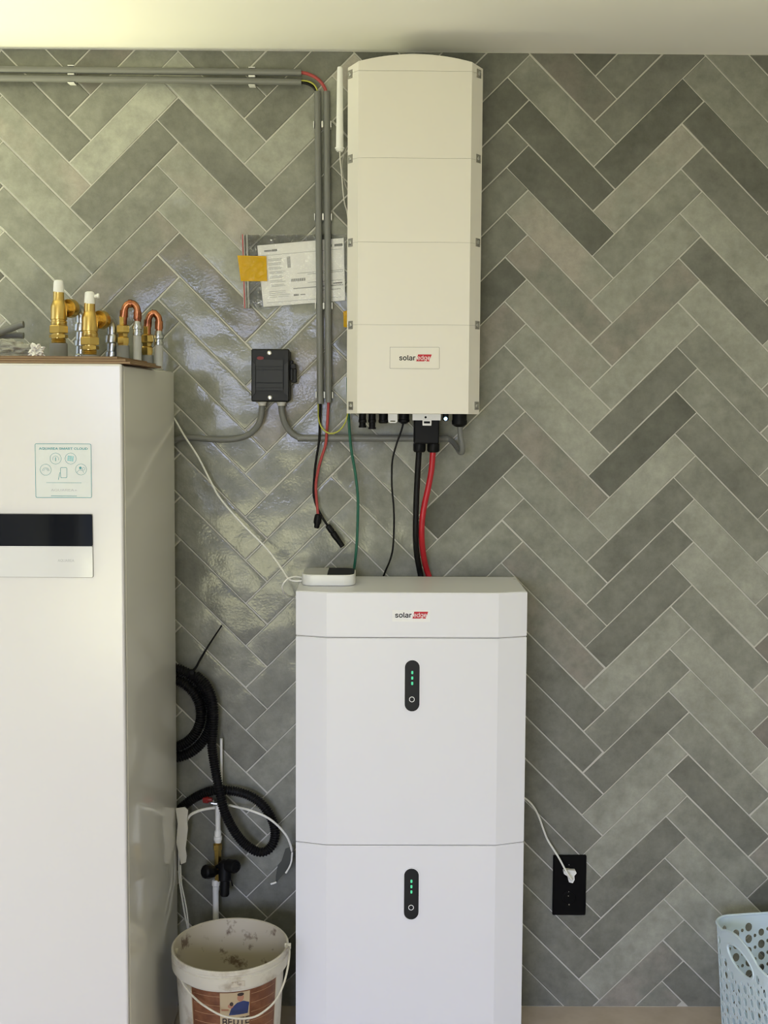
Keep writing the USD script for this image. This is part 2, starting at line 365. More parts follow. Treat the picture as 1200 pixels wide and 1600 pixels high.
obj('lettering', text('AQUAREA', .0052, at(91, 877, TY0)[0], at(91, 877.5, TY0)[2], TY0 - .003, .0002, True, width=.033), 'faint_grey', dp)
obj('display_glass', prism(rrect(pl, pm, pr, pt, .003), TY0, TY0 - .0035), 'black_gloss', t, label='black glossy display strip')
# information sticker
def on(px, py): p = at(px, py, TY0); return p[0], p[2]
sx0, sz1 = on(54.5, 693); sx1, sz0 = on(143.5, 778); U = (sx1 - sx0)/89.0            # one photo pixel on this plane
st = obj('sticker', prism(rrect(sx0, sz0, sx1, sz1, .003), TY0, TY0 - .0006), 'sticker_white', t, label='square information sticker with teal print')
SY = TY0 - .0006
obj('sticker_border', prism(rrect(sx0, sz0, sx1, sz1, .003).difference(rrect(sx0 + .0009, sz0 + .0009, sx1 - .0009, sz1 - .0009, .0023)), SY, SY - .0003), 'teal_ink', st)
x, z = on(99.0, 702.6); obj('lettering', text('AQUAREA SMART CLOUD', .0042, x, z, SY, .0003, True, True, width=77*U), 'teal_ink', st)
x, z = on(100, 767.5); obj('lettering', text('AQUAREA+', .0046, x, z, SY, .0003, False, True, width=41*U), 'faint_grey', st)
def ring2(cx, cz, r, w): return Point(cx, cz).buffer(r, quad_segs=10).difference(Point(cx, cz).buffer(r - w, quad_segs=10))
icons = []
for (ix, iy) in ((87, 716.5), (110.5, 716.5), (71.5, 734), (126.7, 733.5)):
    x, z = on(ix, iy); icons.append(ring2(x, z, 9*U, .0006))
x, z = on(87, 716.5); icons += [ring2(x, z - .001, 5*U, .0005).intersection(sbox(x - 1, z - .003, x + 1, z + 1)), sbox(x - .0007, z - 4*U, x + .0007, z + 2*U)]
x, z = on(71.5, 734); icons += [ring2(x, z - 2*U, (5.5 - 2*k)*U, .0005).intersection(sbox(x - 1, z - 2*U, x + 1, z + 1)) for k in range(2)]
x, z = on(126.7, 733.5); icons += [Point(x - 1*U, z + 2.5*U).buffer(2*U), ring2(x - 1*U, z - 6*U, 5.5*U, .0006).intersection(sbox(x - 1, z - 5*U, x + 1, z + 1)), ring2(x + 4*U, z + 1*U, 2.2*U, .0005)]
x, z = on(99.5, 739); icons += [rrect(x - 5*U, z - 8*U, x + 5.5*U, z + 9*U, 2*U).difference(rrect(x - 4.4*U, z - 7.4*U, x + 4.9*U, z + 8.4*U, 1.6*U)), affinity.rotate(sbox(x - 7.5*U, z - 11*U, x - 6.8*U, z + 1*U), -12)]
x0, z = on(72.5, 754); x1, _ = on(127.5, 754); icons.append(sbox(x0, z - .0003, x1, z + .0003))
x0, z = on(80, 774.8); x1, _ = on(120, 774.8); icons.append(sbox(x0, z - .0005, x1, z + .0005))
obj('icon_print', prism(unary_union(icons), SY, SY - .0003), 'teal_ink', st)
x, z = on(110.5, 716.5)
obj('icon_print', prism(unary_union([affinity.rotate(sbox(x - 5*U + k*3.4*U, z - 4*U + j*2.9*U, x - 2.2*U + k*3.4*U, z - 1.6*U + j*2.9*U), -8, origin=(x, z)) for k in range(3) for j in range(3)]), SY, SY - .0003), 'teal_fill', st)

# cardboard sheets on top of the cabinet
for k, (xr, y0, y1, zz, th, sh, lab) in enumerate((
        (204, -.640, -.30, 1.6803, .0045, .0, 'brown cardboard sheet lying directly on the cabinet, lowest and widest of the stack'),
        (197, -.634, -.31, 1.6851, .0050, -.004, 'brown cardboard sheet in the middle of the stack on the cabinet'),
        (184, -.628, -.32, 1.6904, .0048, .003, 'brown cardboard sheet on top of the stack above the white cabinet'))):
    xe = at(xr, 570, y0)[0]
    c = thing('cardboard_sheet', lab, 'cardboard', ((TX0 + xe)/2, (y0 + y1)/2, zz), group='cardboard sheets on the cabinet')
    obj('liner', [cbox(TX0 + .03, xe, y0, y1, zz, zz + .0008), cbox(TX0 + .03, xe - .001, y0, y1, zz + th - .0008, zz + th)], 'cardboard', c)
    obj('flute', cbox(TX0 + .031, xe - .0015, y0 + .0012, y1 - .001, zz + .0008, zz + th - .0008), 'cardboard_edge', c)

# pipework standing on the cabinet.  vert(): a turned piece on a vertical axis from photo rows and half widths
def vert(px, Y, prof, n=20, phase=0.0):
    z = [at(px, p, Y)[2] for p, _ in prof]; x = at(px, prof[0][0], Y)[0]; k = (Y + D)/FPX
    z = [max(q, TZ1 + .0005) for q in z]; z0 = z[-1]
    return lathe((x, Y, z0), (0, 0, 1), [(zz - z0, w*k) for zz, (_, w) in reversed(list(zip(z, prof)))], n, phase)
BOT = 600
def safety_valve(px, dy, Y, lab, spout):
    v = thing('safety_valve', lab, 'valve', (*at(px, 500, Y)[:2], TZ1), group='brass valves on the cabinet')
    o = lambda rows: [(r + dy, w) for r, w in rows]
    obj('body', vert(px, Y, o([(456, 0), (456, 8.3), (468, 8.5), (472, 9.5), (479, 12.3), (499, 12.6), (500, 11.6), (502, 11.6), (503, 12.6), (510, 12.2), (513, 10), (524, 9.5)]), 22), 'brass', v)
    obj('hex_nut', vert(px, Y, o([(509, 0), (509, 14.6), (510, 15.6), (520, 15.6), (521, 14.6), (521, 0)]), 6, .3), 'brass', v)
    obj('lock_ring', vert(px, Y, o([(523, 0), (523, 14.2), (528, 14.2), (528, 0)]), 8, .2), 'brass', v)
    obj('thread', vert(px, Y, o([(522, 10.5)] + [(529 + q*1.2, 11.4 if q % 2 else 10.4) for q in range(8)] + [(544, 10)]), 20), 'brass', v)
    cp = obj('cap', vert(px, Y, o([(437.5, 0), (437.5, 4.5), (439, 7), (443, 7.6), (455, 8.4), (457, 8.4), (457, 0)]), 20), 'white_plastic', v, label='white plastic cap')
    if spout:
        p = at(px + 3, 446 + dy, Y); q = at(px + 13, 444.5 + dy, Y); obj('nozzle', [cyl(p, q, .0042, 12), cyl(q - (.002, 0, 0), q + (.003, 0, 0), .0058, 12)], 'white_plastic', v)
    # side union, turned back and to the right, and the zinc elbow
    a = at(px + 8, 481 + dy, Y); b = at(px + 22, 482 + dy, Y + .035); d = b - a; L = np.linalg.norm(d)
    obj('side_union', [lathe(a, d, [(0, .012), (L*.45, .012), (L*.45, .0205), (L*.62, .0222), (L*.88, .0222), (L*.95, .0195), (L, .017), (L, 0)], 20)], 'brass', v)
    e = [b - d/L*.006, b + d/L*.010, at(px + 31, 484 + dy, Y + .055), at(px + 35.5, 491 + dy, Y + .06), at(px + 36, 500 + dy, Y + .06), at(px + 36, 516 + dy, Y + .06)]
    obj('elbow', tube(e, .0135, 14, .004), 'zinc', v, label='grey zinc elbow')
    ex, eY = px + 35.5, Y + .06
    obj('zinc_fitting', vert(ex, eY, [(505 + dy, 10.5), (507 + dy, 11.5), (517 + dy, 11.5), (519 + dy, 8.8), (531 + dy, 8.8), (532 + dy, 11.2), (540 + dy, 11.2), (541 + dy, 9.4), (553 + dy, 9.4), (555 + dy, 11.2), (BOT, 11.2)], 18), 'zinc', v)
    obj('pipe', vert(px, Y, o([(536.5, 0), (536.5, 13.2), (538, 13.6)]) + [(BOT, 13.6)], 20), 'insulation_grey', v, label='grey insulated pipe stub')
safety_valve(91.5, 0, -.25, 'brass safety valve with plain white cap, leftmost and tallest on the cabinet', False)
safety_valve(140, 18, -.25, 'brass safety valve with white cap and side nozzle, second on the cabinet', True)
def copper_bend(pa, pb, dy, Y, lab):
    v = thing('copper_pipe_bend', lab, 'pipe', (*at((pa + pb)/2, 500, Y)[:2], TZ1), group='copper bends on the cabinet')
    top = [at(pa, 512 + dy, Y), at(pa + .5, 494 + dy, Y), at(pa + 1.5, 484 + dy, Y), at(pa + 5, 476.5 + dy, Y), at(pa + 11, 474 + dy, Y), at(pb - 6, 475 + dy, Y), at(pb - 1, 481 + dy, Y), at(pb, 490 + dy, Y), at(pb, 506 + dy, Y)]
    obj('bend', tube(top, .0080, 14, .004), 'copper', v)
    cr = lambda p, q, r=.0096: cyl(p, q, r, 14)
    obj('socket', [cr(at(pa + .7, 485 + dy, Y), at(pa + .2, 496 + dy, Y)), cr(at(pa + 8, 474.6 + dy, Y), at(pb - 9, 474.4 + dy, Y), .0098), cr(at(pb, 487 + dy, Y), at(pb, 499 + dy, Y))], 'copper', v)
    obj('compression_nut', vert(pa - 1, Y, [(495 + dy, 5.6), (495 + dy, 6.6), (497 + dy, 6.6), (497 + dy, 5.8), (507 + dy, 6), (508 + dy, 9.2), (509.5 + dy, 10.8), (519 + dy, 10.8), (520.5 + dy, 9.2), (522 + dy, 8), (526 + dy, 7.4), (528 + dy, 9.4), (536 + dy, 9.6), (538 + dy, 8.4), (541 + dy, 8.4), (541 + dy, 0)], 6, .25), 'brass', v, label='brass compression nut')
    obj('pipe', vert(pa - 1, Y, [(540 + dy, 0), (540 + dy, 9.6), (542 + dy, 10), (BOT, 10)], 18), 'insulation_grey', v, label='grey insulated pipe stub')
    obj('press_fitting', vert(pb - .5, Y, [(502 + dy, 0), (502 + dy, 5.5), (506 + dy, 6.2), (509 + dy, 6.2), (509.5 + dy, 7.8), (514 + dy, 7.8), (515 + dy, 6.4), (519 + dy, 6.4), (519.5 + dy, 7), (524 + dy, 7), (525 + dy, 6)], 16), 'zinc', v, label='pale metal press fitting')
    obj('riser', vert(pb - .5, Y, [(521 + dy, 0), (521 + dy, 5.8), (523 + dy, 6.4), (BOT, 6.4)], 16), 'pipe_grey', v, label='light grey plastic pipe')
copper_bend(193, 215, 0, -.21, 'copper pipe U-bend on a brass nut beside the brass valves, left one of two')
copper_bend(230.5, 248.5, 15, -.17, 'copper pipe U-bend on a brass nut at the cabinet corner, right one of two')
# hose loops and wrappings at the far left of the cabinet top
y = -.30
obj('grey_hose', tube([at(-120, 545, y), at(-60, 535, y), at(-10, 522, y), at(15, 514, y), at(30, 508, y), at(37, 507, y)], .0082, 14), 'cable_grey', label='short bent grey hose end above the brown cardboard, upper one', cat='hose', group='grey hose ends on the cabinet')
obj('grey_hose', tube([at(-120, 548, y + .02), at(-60, 534, y + .02), at(-10, 526, y + .02), at(20, 524, y + .02), at(37, 524.5, y + .02)], .0075, 14), 'cable_grey', label='straight grey hose end above the brown cardboard, lower one', cat='hose', group='grey hose ends on the cabinet')
def crumple(px, py, Y, rx, ry, rz, amp, seed, sub=4):
    s = trimesh.creation.icosphere(sub); v = np.array(s.vertices)
    k = 1 + amp*(meshkit.fbm(v*2.2 + 5, 4, seed) - .5)*2 - amp*.8*np.abs(meshkit.noise(v*3.1 + 9, seed + 5) - .5)*2
    v = v*k[:, None]*(rx, ry, rz) + at(px, py, Y)
    v[:, 2] = np.maximum(v[:, 2], 1.6958)
    return trimesh.Trimesh(v, s.faces, process=False)
obj('plastic_bag', crumple(8, 548, -.40, .062, .06, .026, .35, 3), 'milky_film', label='crumpled translucent plastic bag on the cardboard under the grey hoses', cat='bag', smooth=60)
obj('wrapper', crumple(57, 549, -.42, .016, .02, .016, .7, 8), 'paper', label='small crumpled white wrapper beside the leftmost brass valve', cat='wrapper', smooth=False)

# ------------------------------------------------------------------ conduits, clips
def conduit(name, p, q, r, lab, group=None):
    p, q = np.array(p), np.array(q); d = (q - p)/np.linalg.norm(q - p); L = np.linalg.norm(q - p)
    return obj(name, lathe(p, d, [(0, r*.8), (0, r), (L, r), (L, r*.82), (L - .03, r*.82), (L - .03, 0)], 18), 'conduit_grey', label=lab, cat='conduit', group=group)
CY = -.0205
def ext(a, b, k): a, b = np.array(a), np.array(b); return a + (a - b)*k
u0, u1 = at(0, 108.5, CY), at(471, 113.4, CY); l0, l1 = at(0, 122, CY), at(471, 128, CY)
conduit('grey_conduit', ext(u0, u1, 1.2), u1, .0085, 'upper of the two grey conduits running along the wall under the ceiling', 'grey conduits on the wall')
conduit('grey_conduit', ext(l0, l1, 1.2), l1, .0085, 'lower of the two grey conduits running along the wall under the ceiling', 'grey conduits on the wall')
v0, v1 = at(496.2, 143, CY), at(500.5, 631, CY); w0, w1 = at(510.3, 143, CY), at(513.6, 629, CY)
conduit('grey_conduit', v0, v1, .0083, 'left of the two upright grey conduits beside the wall inverter', 'grey conduits on the wall')
conduit('grey_conduit', w0, w1, .0083, 'right of the two upright grey conduits beside the wall inverter', 'grey conduits on the wall')
h0, h1 = at(465, 684.5, CY), at(700, 685, CY)
conduit('grey_conduit', h0, h1, .0088, 'short level grey conduit on the wall below the inverter', 'grey conduits on the wall')
def clip(c, d, lab, r=.0088):
    """A white saddle clip round a conduit running along d."""
    d = np.array(d)/np.linalg.norm(d); side = np.cross(d, (0, 1, 0)); hl = .008
    def bar(s0, s1, y0, y1): 
        return hull([c*np.array([1, 0, 1]) + d*a + side*b + np.array([0, yy, 0]) for a in (-hl, hl) for b in (s0, s1) for yy in (y0, y1)])
    k = thing('conduit_clip', lab, 'clip', (c[0], 0, c[2]), group='white conduit clips')
    obj('saddle', bar(-r - .0014, r + .0014, -.0005, -.0105), 'white_plastic', k)
    for sg in (-1, 1): obj('arm', bar(sg*(r + .0003), sg*(r + .0022), -.0105, -.0265), 'white_plastic', k)
def lerp_at(a, b, px=None, py=None):
    # the point of the conduit axis nearest the photo column / row
    tt = np.linspace(-.3, 1.1, 800); P = [a + (b - a)*q for q in tt]
    from_pix = []
    for p in P:
        q = np.array([R_ @ (p - (0, -D, H)), F_ @ (p - (0, -D, H)), U_ @ (p - (0, -D, H))]); from_pix.append((PX + FPX*q[0]/q[1], PY - FPX*q[2]/q[1]))
    from_pix = np.array(from_pix); k = np.abs(from_pix[:, 0] - px if px is not None else from_pix[:, 1] - py).argmin()
    return P[k]
for px_, where in ((111.5, 'above the brass valves'), (393.5, 'near the corner of the run')):
    clip(lerp_at(u0, u1, px=px_), u1 - u0, f'white clip on the upper level conduit {where}')
    clip(lerp_at(l0, l1, px=px_), l1 - l0, f'white clip on the lower level conduit {where}')
for py_, where in ((195, 'beside the antenna'), (339, 'just above the document bag'), (478, 'at the lower edge of the document bag'), (617, 'at the lower end of the run')):
    clip(lerp_at(v0, v1, py=py_), v1 - v0, f'white clip on the left upright conduit {where}')
    clip(lerp_at(w0, w1, py=py_), w1 - w0, f'white clip on the right upright conduit {where}')
# wires turning the corner between the conduits
def cable(name, pts, r, m, lab, cat='cable', group=None, n=10): return obj(name, tube(px_path(pts), r, n), m, label=lab, cat=cat, group=group)
Y = CY
cable('red_wire', [(462, 112.5, Y), (471, 113.4, Y), (481, 115.5, Y - .004), (493, 121, Y - .006), (502, 129, Y - .004), (508, 139, Y), (510.5, 150, Y)], .0042, 'red_cable', 'red wire bending out of the upper level conduit into the right upright conduit', 'wire')
cable('black_wire', [(462, 127.5, Y), (471, 128.6, Y), (480, 130.5, Y), (489, 135.5, Y), (494.5, 143, Y), (496.5, 152, Y)], .0036, 'black_rubber', 'black wire bending from the lower level conduit into the left upright conduit', 'wire')
cable('earth_wire', [(462, 125.5, Y - .003), (471, 125.8, Y - .003), (482, 127.2, Y - .006), (491, 132.5, Y - .006), (496.5, 143, Y - .003), (497.5, 152, Y)], .0020, 'yellow_green', 'thin yellow-green earth wire at the corner of the conduits', 'wire')

# ------------------------------------------------------------------ wall inverter
IS, IF = -.145, -.180                                              # chamfer edge and front plane
xl, xr_ = at(541, 300, IS)[0] + .003, at(752.5, 300, IS)[0]
zb = at(645, 647, IF)[2]
fl, fr = at(559.5, 300, IF)[0], at(735.5, 300, IF)[0]
zs = at(541, 106, IS)[2]; za = at(645, 84.5, IS)[2]
def arch(x0, x1, zside, ztop, z0, n=18):
    t_ = np.linspace(-1, 1, n); cx, hw = (x0 + x1)/2, (x1 - x0)/2
    return [(x0, z0), (x1, z0)] + [(cx + hw*q, zside + (ztop - zside)*(1 - q*q)) for q in t_[::-1]]
def shell(off, dy):
    rim_ = arch(xl + off, xr_ - off, zs - off, za - off, zb + off); fr_ = arch(fl + off*.6, fr - off*.6, zs + .006 - off, za - .010 - off, zb + off + .001)
    return hull([(x, yy, z) for x, z in rim_ for yy in (-.018, IS)] + [(x, IF + dy, z) for x, z in fr_])
inv = thing('wall_inverter', 'tall cream solar inverter with arched top hanging on the tiled wall', 'inverter', ((xl + xr_)/2, 0, zb))
obj('mounting_bracket', cbox(xl + .05, xr_ - .05, -.019, -.0005, zb + .08, zs - .06), 'dull_steel', inv)
obj('core', shell(.0012, .0012), 'seam_grey', inv)
cuts = [zb - .01] + [at(645, p, IF)[2] for p in (507.5, 378.5, 247, 110.8)] + [za + .05]
full = shell(0, 0)
for k in range(5):
    band = full.trim_by_plane((0, 0, 1), cuts[k] + (.00035 if k else 0)).trim_by_plane((0, 0, -1), -(cuts[k + 1] - (.00035 if k < 4 else 0)))
    obj('cover_panel', band, 'cream_metal', inv, smooth=20, label='arched top cover' if k == 4 else None)
ang = math.atan2(IS - IF, fl - xl)
for side, pxs in ((-1, (547.3, 547.5, 547.8, 548, 548.5)), (1, (748.2, 747.3, 746.5, 745.7, 744.8))):
    for pxx, pyy in zip(pxs, (115.5, 248, 379, 508, 634)):
        X = at(pxx, pyy, IS - .012)[0]; Z = at(pxx, pyy, IS - .012)[2]
        xe = xl if side < 0 else xr_; fe = fl if side < 0 else fr
        Yc = IS + (IF - IS)*(X - xe)/(fe - xe)
        nrm = np.array([side*math.sin(ang), -math.cos(ang), 0]); tg = np.array([math.cos(ang), side*math.sin(ang), 0]); tg = np.cross((0, 0, 1), nrm)
        c = np.array([X, Yc, Z]); hw, hh = .0088, .0098
        pl_ = hull([c + tg*a + np.array([0, 0, b]) + nrm*e for a in (-hw, hw) for b in (-hh, hh) for e in (-.001, .0012)])
        lug = obj('screw_plate', pl_, 'dull_steel', inv)
        obj('screw', [lathe(c + nrm*.0012, nrm, [(0, .0055), (.002, .0055), (.0032, .0042), (.0032, .0022), (.0016, .0020), (.0016, 0)], 14)], 'steel', lug)
def logo(parent, X0, X1, Zc, Y, sticker):
    """'solar' in black, 'edge' in white on a slanted red block; X0..X1 spans the word."""
    w = X1 - X0; h = w*.17; split = X0 + w*.52
    obj('lettering', text('solar', h*.86, X0, Zc - h*.42, Y, .0004, True, width=w*.50), 'ink_black', sticker or parent)
    red = Polygon([(split + w*.005, Zc - h*.62), (X1 - w*.075, Zc - h*.62), (X1, Zc + h*.62), (split + w*.06, Zc + h*.62)])
    obj('logo_mark', prism(red, Y, Y - .0003), 'logo_red', sticker or parent, label='slanted red block of the logo')
    obj('lettering', text('edge', h*.80, split + w*.035, Zc - h*.36, Y - .0003, .0003, False, width=w*.40), 'logo_white', sticker or parent)
bx0, bz1 = at(609, 542, IF)[::2]; bx1, bz0 = at(686.5, 576.5, IF)[::2]
plate = obj('name_plate', prism(rrect(bx0, bz0, bx1, bz1, .002), IF, IF - .0006), 'cream_metal', inv)
obj('plate_outline', prism(rrect(bx0, bz0, bx1, bz1, .002).difference(rrect(bx0 + .0008, bz0 + .0008, bx1 - .0008, bz1 - .0008, .0015)), IF - .0006, IF - .0008), 'seam_grey', plate)
logo(inv, at(623.7, 560, IF)[0], at(674.5, 560, IF)[0], at(650, 559.2, IF)[2], IF - .0006, plate)
# connectors under the inverter
CN = -.095
def under(pxc, hw, rows, m, name, n=18, Y=CN, label=None):
    """A turned piece hanging from the underside; rows: (photo row, half width)."""
    k = (Y + D)/FPX; X = at(pxc, 650, Y)[0]; zt = zb - .0002
    prof = [(0, 0), (0, rows[0][1]*k)] + [(zt - at(pxc, r, Y)[2], w*k) for r, w in rows] + [(zt - at(pxc, rows[-1][0], Y)[2], 0)]
    return obj(name, lathe((X, Y, zt), (0, 0, -1), prof, n), m, inv, label=label)
for pxc, low in ((566.5, 668), (581.5, 670.5)):
    under(pxc, 6, [(655, 5.6), (656, 6.4), (660, 6.4), (660.5, 5.2), (low - 3, 5.2), (low - 3, 6.2), (low, 6.2)], 'black_plastic', 'panel_socket', 14, label='black solar panel socket')
under(599, 7, [(656, 7), (656.5, 7.8), (660, 7.6), (661.5, 6)], 'black_plastic', 'cable_gland')
under(631, 8, [(655, 8.4), (656, 9.2), (659, 9), (661, 5.5), (662.5, 3)], 'black_plastic', 'cable_gland')
under(718, 11, [(656, 11.5), (657.5, 12.3), (663, 11.8), (666, 8), (667, 5.4)], 'black_plastic', 'cable_gland')
lx0, lx1 = at(606.5, 650, CN - .02)[0], at(621, 650, CN - .02)[0]; zt, zl = zb - .0003, at(613, 661, CN - .02)[2]
obj('lever', prism(rrect(lx0, zl, lx1, zt + .01, .006).difference(sbox(lx0 - 1, zt, lx1 + 1, zt + 1)).difference(rrect(lx0 + .005, zl + .003, lx1 - .005, zl + .0062, .0012)), CN - .018, CN - .022), 'white_plastic', inv, label='white rounded lever')
LY = CN - .030
lx0, lx1 = at(644.5, 650, LY)[0], at(688.5, 650, LY)[0]; zl = at(666, 656.8, LY)[2]
pt_ = at(665, 652, LY)
lp = obj('latch_plate', prism(sbox(lx0, zl, lx1, zb - .0003).difference(Point(pt_[0], pt_[2]).buffer(.0028)), LY, LY - .004), 'white_plastic', inv, label='white plug latch plate')
tx0, tx1 = at(660, 655, LY)[0], at(674, 655, LY)[0]; tzb = at(666, 665, LY)[2]
obj('latch_tab', prism(rrect(tx0, tzb, tx1, zl + .003, .0015).difference(sbox(tx0 + .0035, at(666, 661.6, LY)[2], tx1 - .0035, at(666, 658.2, LY)[2])), LY - .004, LY - .0065), 'white_plastic', lp)
p = at(696.3, 654.3, CN - .02)
lh = obj('light_holder', [lathe((p[0], CN - .014, zb - .0002), (0, 0, -1), [(0, .0075), (zb - p[2] + .003, .0075), (zb - p[2] + .005, .005), (zb - p[2] + .005, 0)], 16)], 'black_plastic', inv)
obj('status_light', [lathe((p[0], CN - .0205, p[2]), (0, -1, 0), [(0, .0046), (.0015, .0044), (.003, .0032), (.0036, 0)], 14)], 'blue_led', lh, label='glowing blue status light')
# battery plug that hangs in the latch
pg = thing('battery_plug', 'large black double cable plug latched under the wall inverter', 'plug', (at(666, 690, CN)[0], CN, at(666, 705, CN)[2]))
x0, x1 = at(646.5, 670, CN)[0], at(685.5, 670, CN)[0]; z0 = at(666, 693, CN)[2]
obj('housing', cbox(x0, x1, CN - .024, CN + .022, z0, zb - .0005, .003), 'black_plastic', pg)
for c in (655.3, 677):
    k = (CN + D)/FPX; X = at(c, 700, CN)[0]; zz = z0 + .0005
    obj('gland_nut', lathe((X, CN, zz), (0, 0, -1), [(0, 9.6*k), (.006, 9.8*k), (.018, 9.8*k), (.022, 8*k), (.0225, 5.6*k)], 12), 'black_plastic', pg)
# antenna at the inverter's left side
AY = -.12
an = thing('antenna', 'white rod antenna with thin lead beside the upper left of the inverter', 'antenna', at(531, 235, AY))
k = (AY + D)/FPX; X = at(531, 170, AY)[0]; z0, z1 = at(531, 231, AY)[2], at(531, 104.5, AY)[2]
obj('rod', lathe((X, AY, z0), (0, 0, 1), [(0, 5.9*k), (z1 - z0 - .004, 4.3*k), (z1 - z0 - .001, 3.9*k), (z1 - z0, 3*k), (z1 - z0, 0)], 18), 'white_plastic', an)
obj('collar', lathe((X, AY, z0 - .0095), (0, 0, 1), [(0, 0), (0, 4.5*k), (.003, 4.8*k), (.003, 6*k), (.0065, 6*k), (.0065, 7.4*k), (.010, 7.4*k), (.010, 0)], 18), 'white_plastic', an)
obj('bracket', cbox(X - .002, X + .002, AY + .003, .0, z0 + .04, z0 + .052), 'white_plastic', an)
obj('lead', tube(px_path([(531, 236, AY), (531.5, 250, AY), (534, 275, AY + .02), (536, 300, AY + .04), (538.5, 318, AY + .06), (542, 330, -.04), (544, 345, -.03)]), .0015, 8), 'offwhite_plastic', an)
cable('thin_lead', [(543, 228, -.05), (537, 244, -.045), (534.5, 258, -.04), (536.5, 275, -.04), (540, 290, -.04), (546, 302, -.04)], .0014, 'dull_steel', 'thin grey lead looping at the inverter edge below the antenna', 'cable')

# ------------------------------------------------------------------ isolator box
BY = -.075
x0, z1 = at(392.5, 545, BY)[::2]; x1, z0 = at(452, 628, BY)[::2]
bx = thing('isolator_box', 'black wall-mounted isolator switch box with two cover screws', 'switch box', ((x0 + x1)/2, 0, z0))
obj('back_box', cbox(x0 + .001, x1 - .001, BY + .012, -.0005, z0 + .002, z1 - .002, .003), 'box_black', bx)
obj('cover', cbox(x0, x1, BY, BY + .0115, z0, z1, .003), 'box_black', bx)
w, h = x1 - x0, z1 - z0
f = lambda a, b: (x0 + a*w, z0 + b*h)
P_ = lambda pts: Polygon([f(*q) for q in pts])
obj('cover_relief', prism(unary_union([P_([(.13, .22), (.84, .22), (.84, .80), (.13, .80)]).difference(P_([(.14, .35), (.83, .35), (.83, .355), (.14, .355)])), P_([(.03, .12), (.11, .16), (.11, .70), (.03, .76)]), P_([(.87, .16), (.97, .12), (.97, .76), (.87, .70)])]), BY, BY - .004), 'box_black_relief', bx)
obj('cover_rib', prism(unary_union([P_([(.13, b), (.84, b), (.84, b + .012), (.13, b + .012)]) for b in (.26, .36, .60, .66)]), BY - .004, BY - .0052), 'box_black', bx)
cx, cz = f(.20, .81); obj('emblem', prism(affinity.scale(Point(cx + .004, cz + .002).buffer(.008), 1.1, .55), BY, BY - .0044), 'faded_red', bx, label='small faded red emblem')
for pyy in (551.5, 621.3):
    q = at(421 + (pyy - 551)*.012, pyy, BY); obj('screw', [lathe(q, (0, -1, 0), [(0, .0058), (.0025, .0055), (.0035, .004), (.0035, .0018), (.0022, .0015), (.0022, 0)], 16)], 'steel', bx)
kx0, kz1 = at(452.3, 563, -.05)[::2]; kx1, kz0 = at(463.5, 598, -.05)[::2]
kn = obj('switch_knob', [cbox(x1, kx0 + .010, -.062, -.030, kz0 + .004, kz1, .002), cbox(kx0 + .004, kx1, -.056, -.036, kz0, kz1 - .02, .002), cbox(kx0 + .003, kx1 - .001, -.066, -.026, kz1 - .022, kz1 - .008, .002)], 'box_black', bx)
for c in (409.5, 439.5):
    X = at(c, 630, -.04)[0]; obj('cable_entry', lathe((X, -.04, z0 + .001), (0, 0, -1), [(0, .0125), (.004, .0125), (.0045, .0105), (.0105, .0100), (.0112, .007)], 16), 'offwhite_plastic', bx, label='pale cable entry')
cable('grey_cable', [(409.5, 627, -.04), (409, 640, -.04), (406, 657, -.034), (398, 671, -.026), (384, 681, -.018), (362, 686.5, -.014), (335, 686.8, -.013), (305, 684, -.013), (283, 684.5, -.013), (265, 692, -.013), (250, 705, -.013)], .0078, 'cable_grey', 'grey cable from the isolator box curving left behind the white cabinet', group='grey cables of the isolator box', n=14)
cable('grey_cable', [(439.5, 627, -.04), (439.8, 640, -.04), (443, 656, -.034), (450, 670, -.027), (460, 680, -.022), (472, 684.3, CY), (486, 684.5, CY)], .0078, 'cable_grey', 'grey cable from the isolator box curving right into the level conduit', group='grey cables of the isolator box', n=14)
cable('grey_cable', [(686, 685, CY), (698, 685, CY), (707, 690, -.028), (714, 699, -.05), (719, 706.5, -.075), (722.5, 705, -.09), (721.8, 695, -.095), (719.5, 680, -.095), (718.2, 664, -.095)], .0072, 'cable_grey', 'grey cable dipping from the level conduit up into the right gland of the inverter', group='grey cables of the isolator box', n=14)

# ------------------------------------------------------------------ document bag beside the inverter
def quad(px, Y): return Polygon([at(a, b, Y)[::2] for a, b in px])
bag = thing('zip_bag', 'clear zip-lock bag holding printed instructions, taped to the wall behind the conduits', 'bag', (at(455, 425, 0)[0], 0, at(455, 482, 0)[2]))
def puff_sheet(px, Y0, amp, seed, nx=40, nz=30):
    a, b, c, d = [at(*q, 0) for q in px]                          # tl, tr, br, bl
    S, T = np.meshgrid(np.linspace(0, 1, nx), np.linspace(0, 1, nz))
    Pt = (a*(1 - S[..., None]) + b*S[..., None])*(1 - T[..., None]) + (d*(1 - S[..., None]) + c*S[..., None])*T[..., None]
    edge = np.minimum(1, 12*np.minimum(np.minimum(S, 1 - S), np.minimum(T, 1 - T)))
    Pt[..., 1] = Y0 - edge*amp*meshkit.fbm(Pt*38, 3, seed)
    V = Pt.reshape(-1, 3); F = []
    for r in range(nz - 1):
        for q in range(nx - 1):
            k = r*nx + q; F += [(k, k + nx, k + nx + 1), (k, k + nx + 1, k + 1)]
    W = V + (0, .0003, 0); n = len(V); F = F + [(a_ + n, c_ + n, b_ + n) for a_, b_, c_ in F]
    return trimesh.Trimesh(np.vstack([V, W]), np.array(F), process=False)
bagpx = ((376, 367), (541.5, 366), (541.5, 470), (380, 482.5))
obj('front_film', puff_sheet(bagpx, -.0058, .0028, 4), 'clear_film', bag, smooth=True)
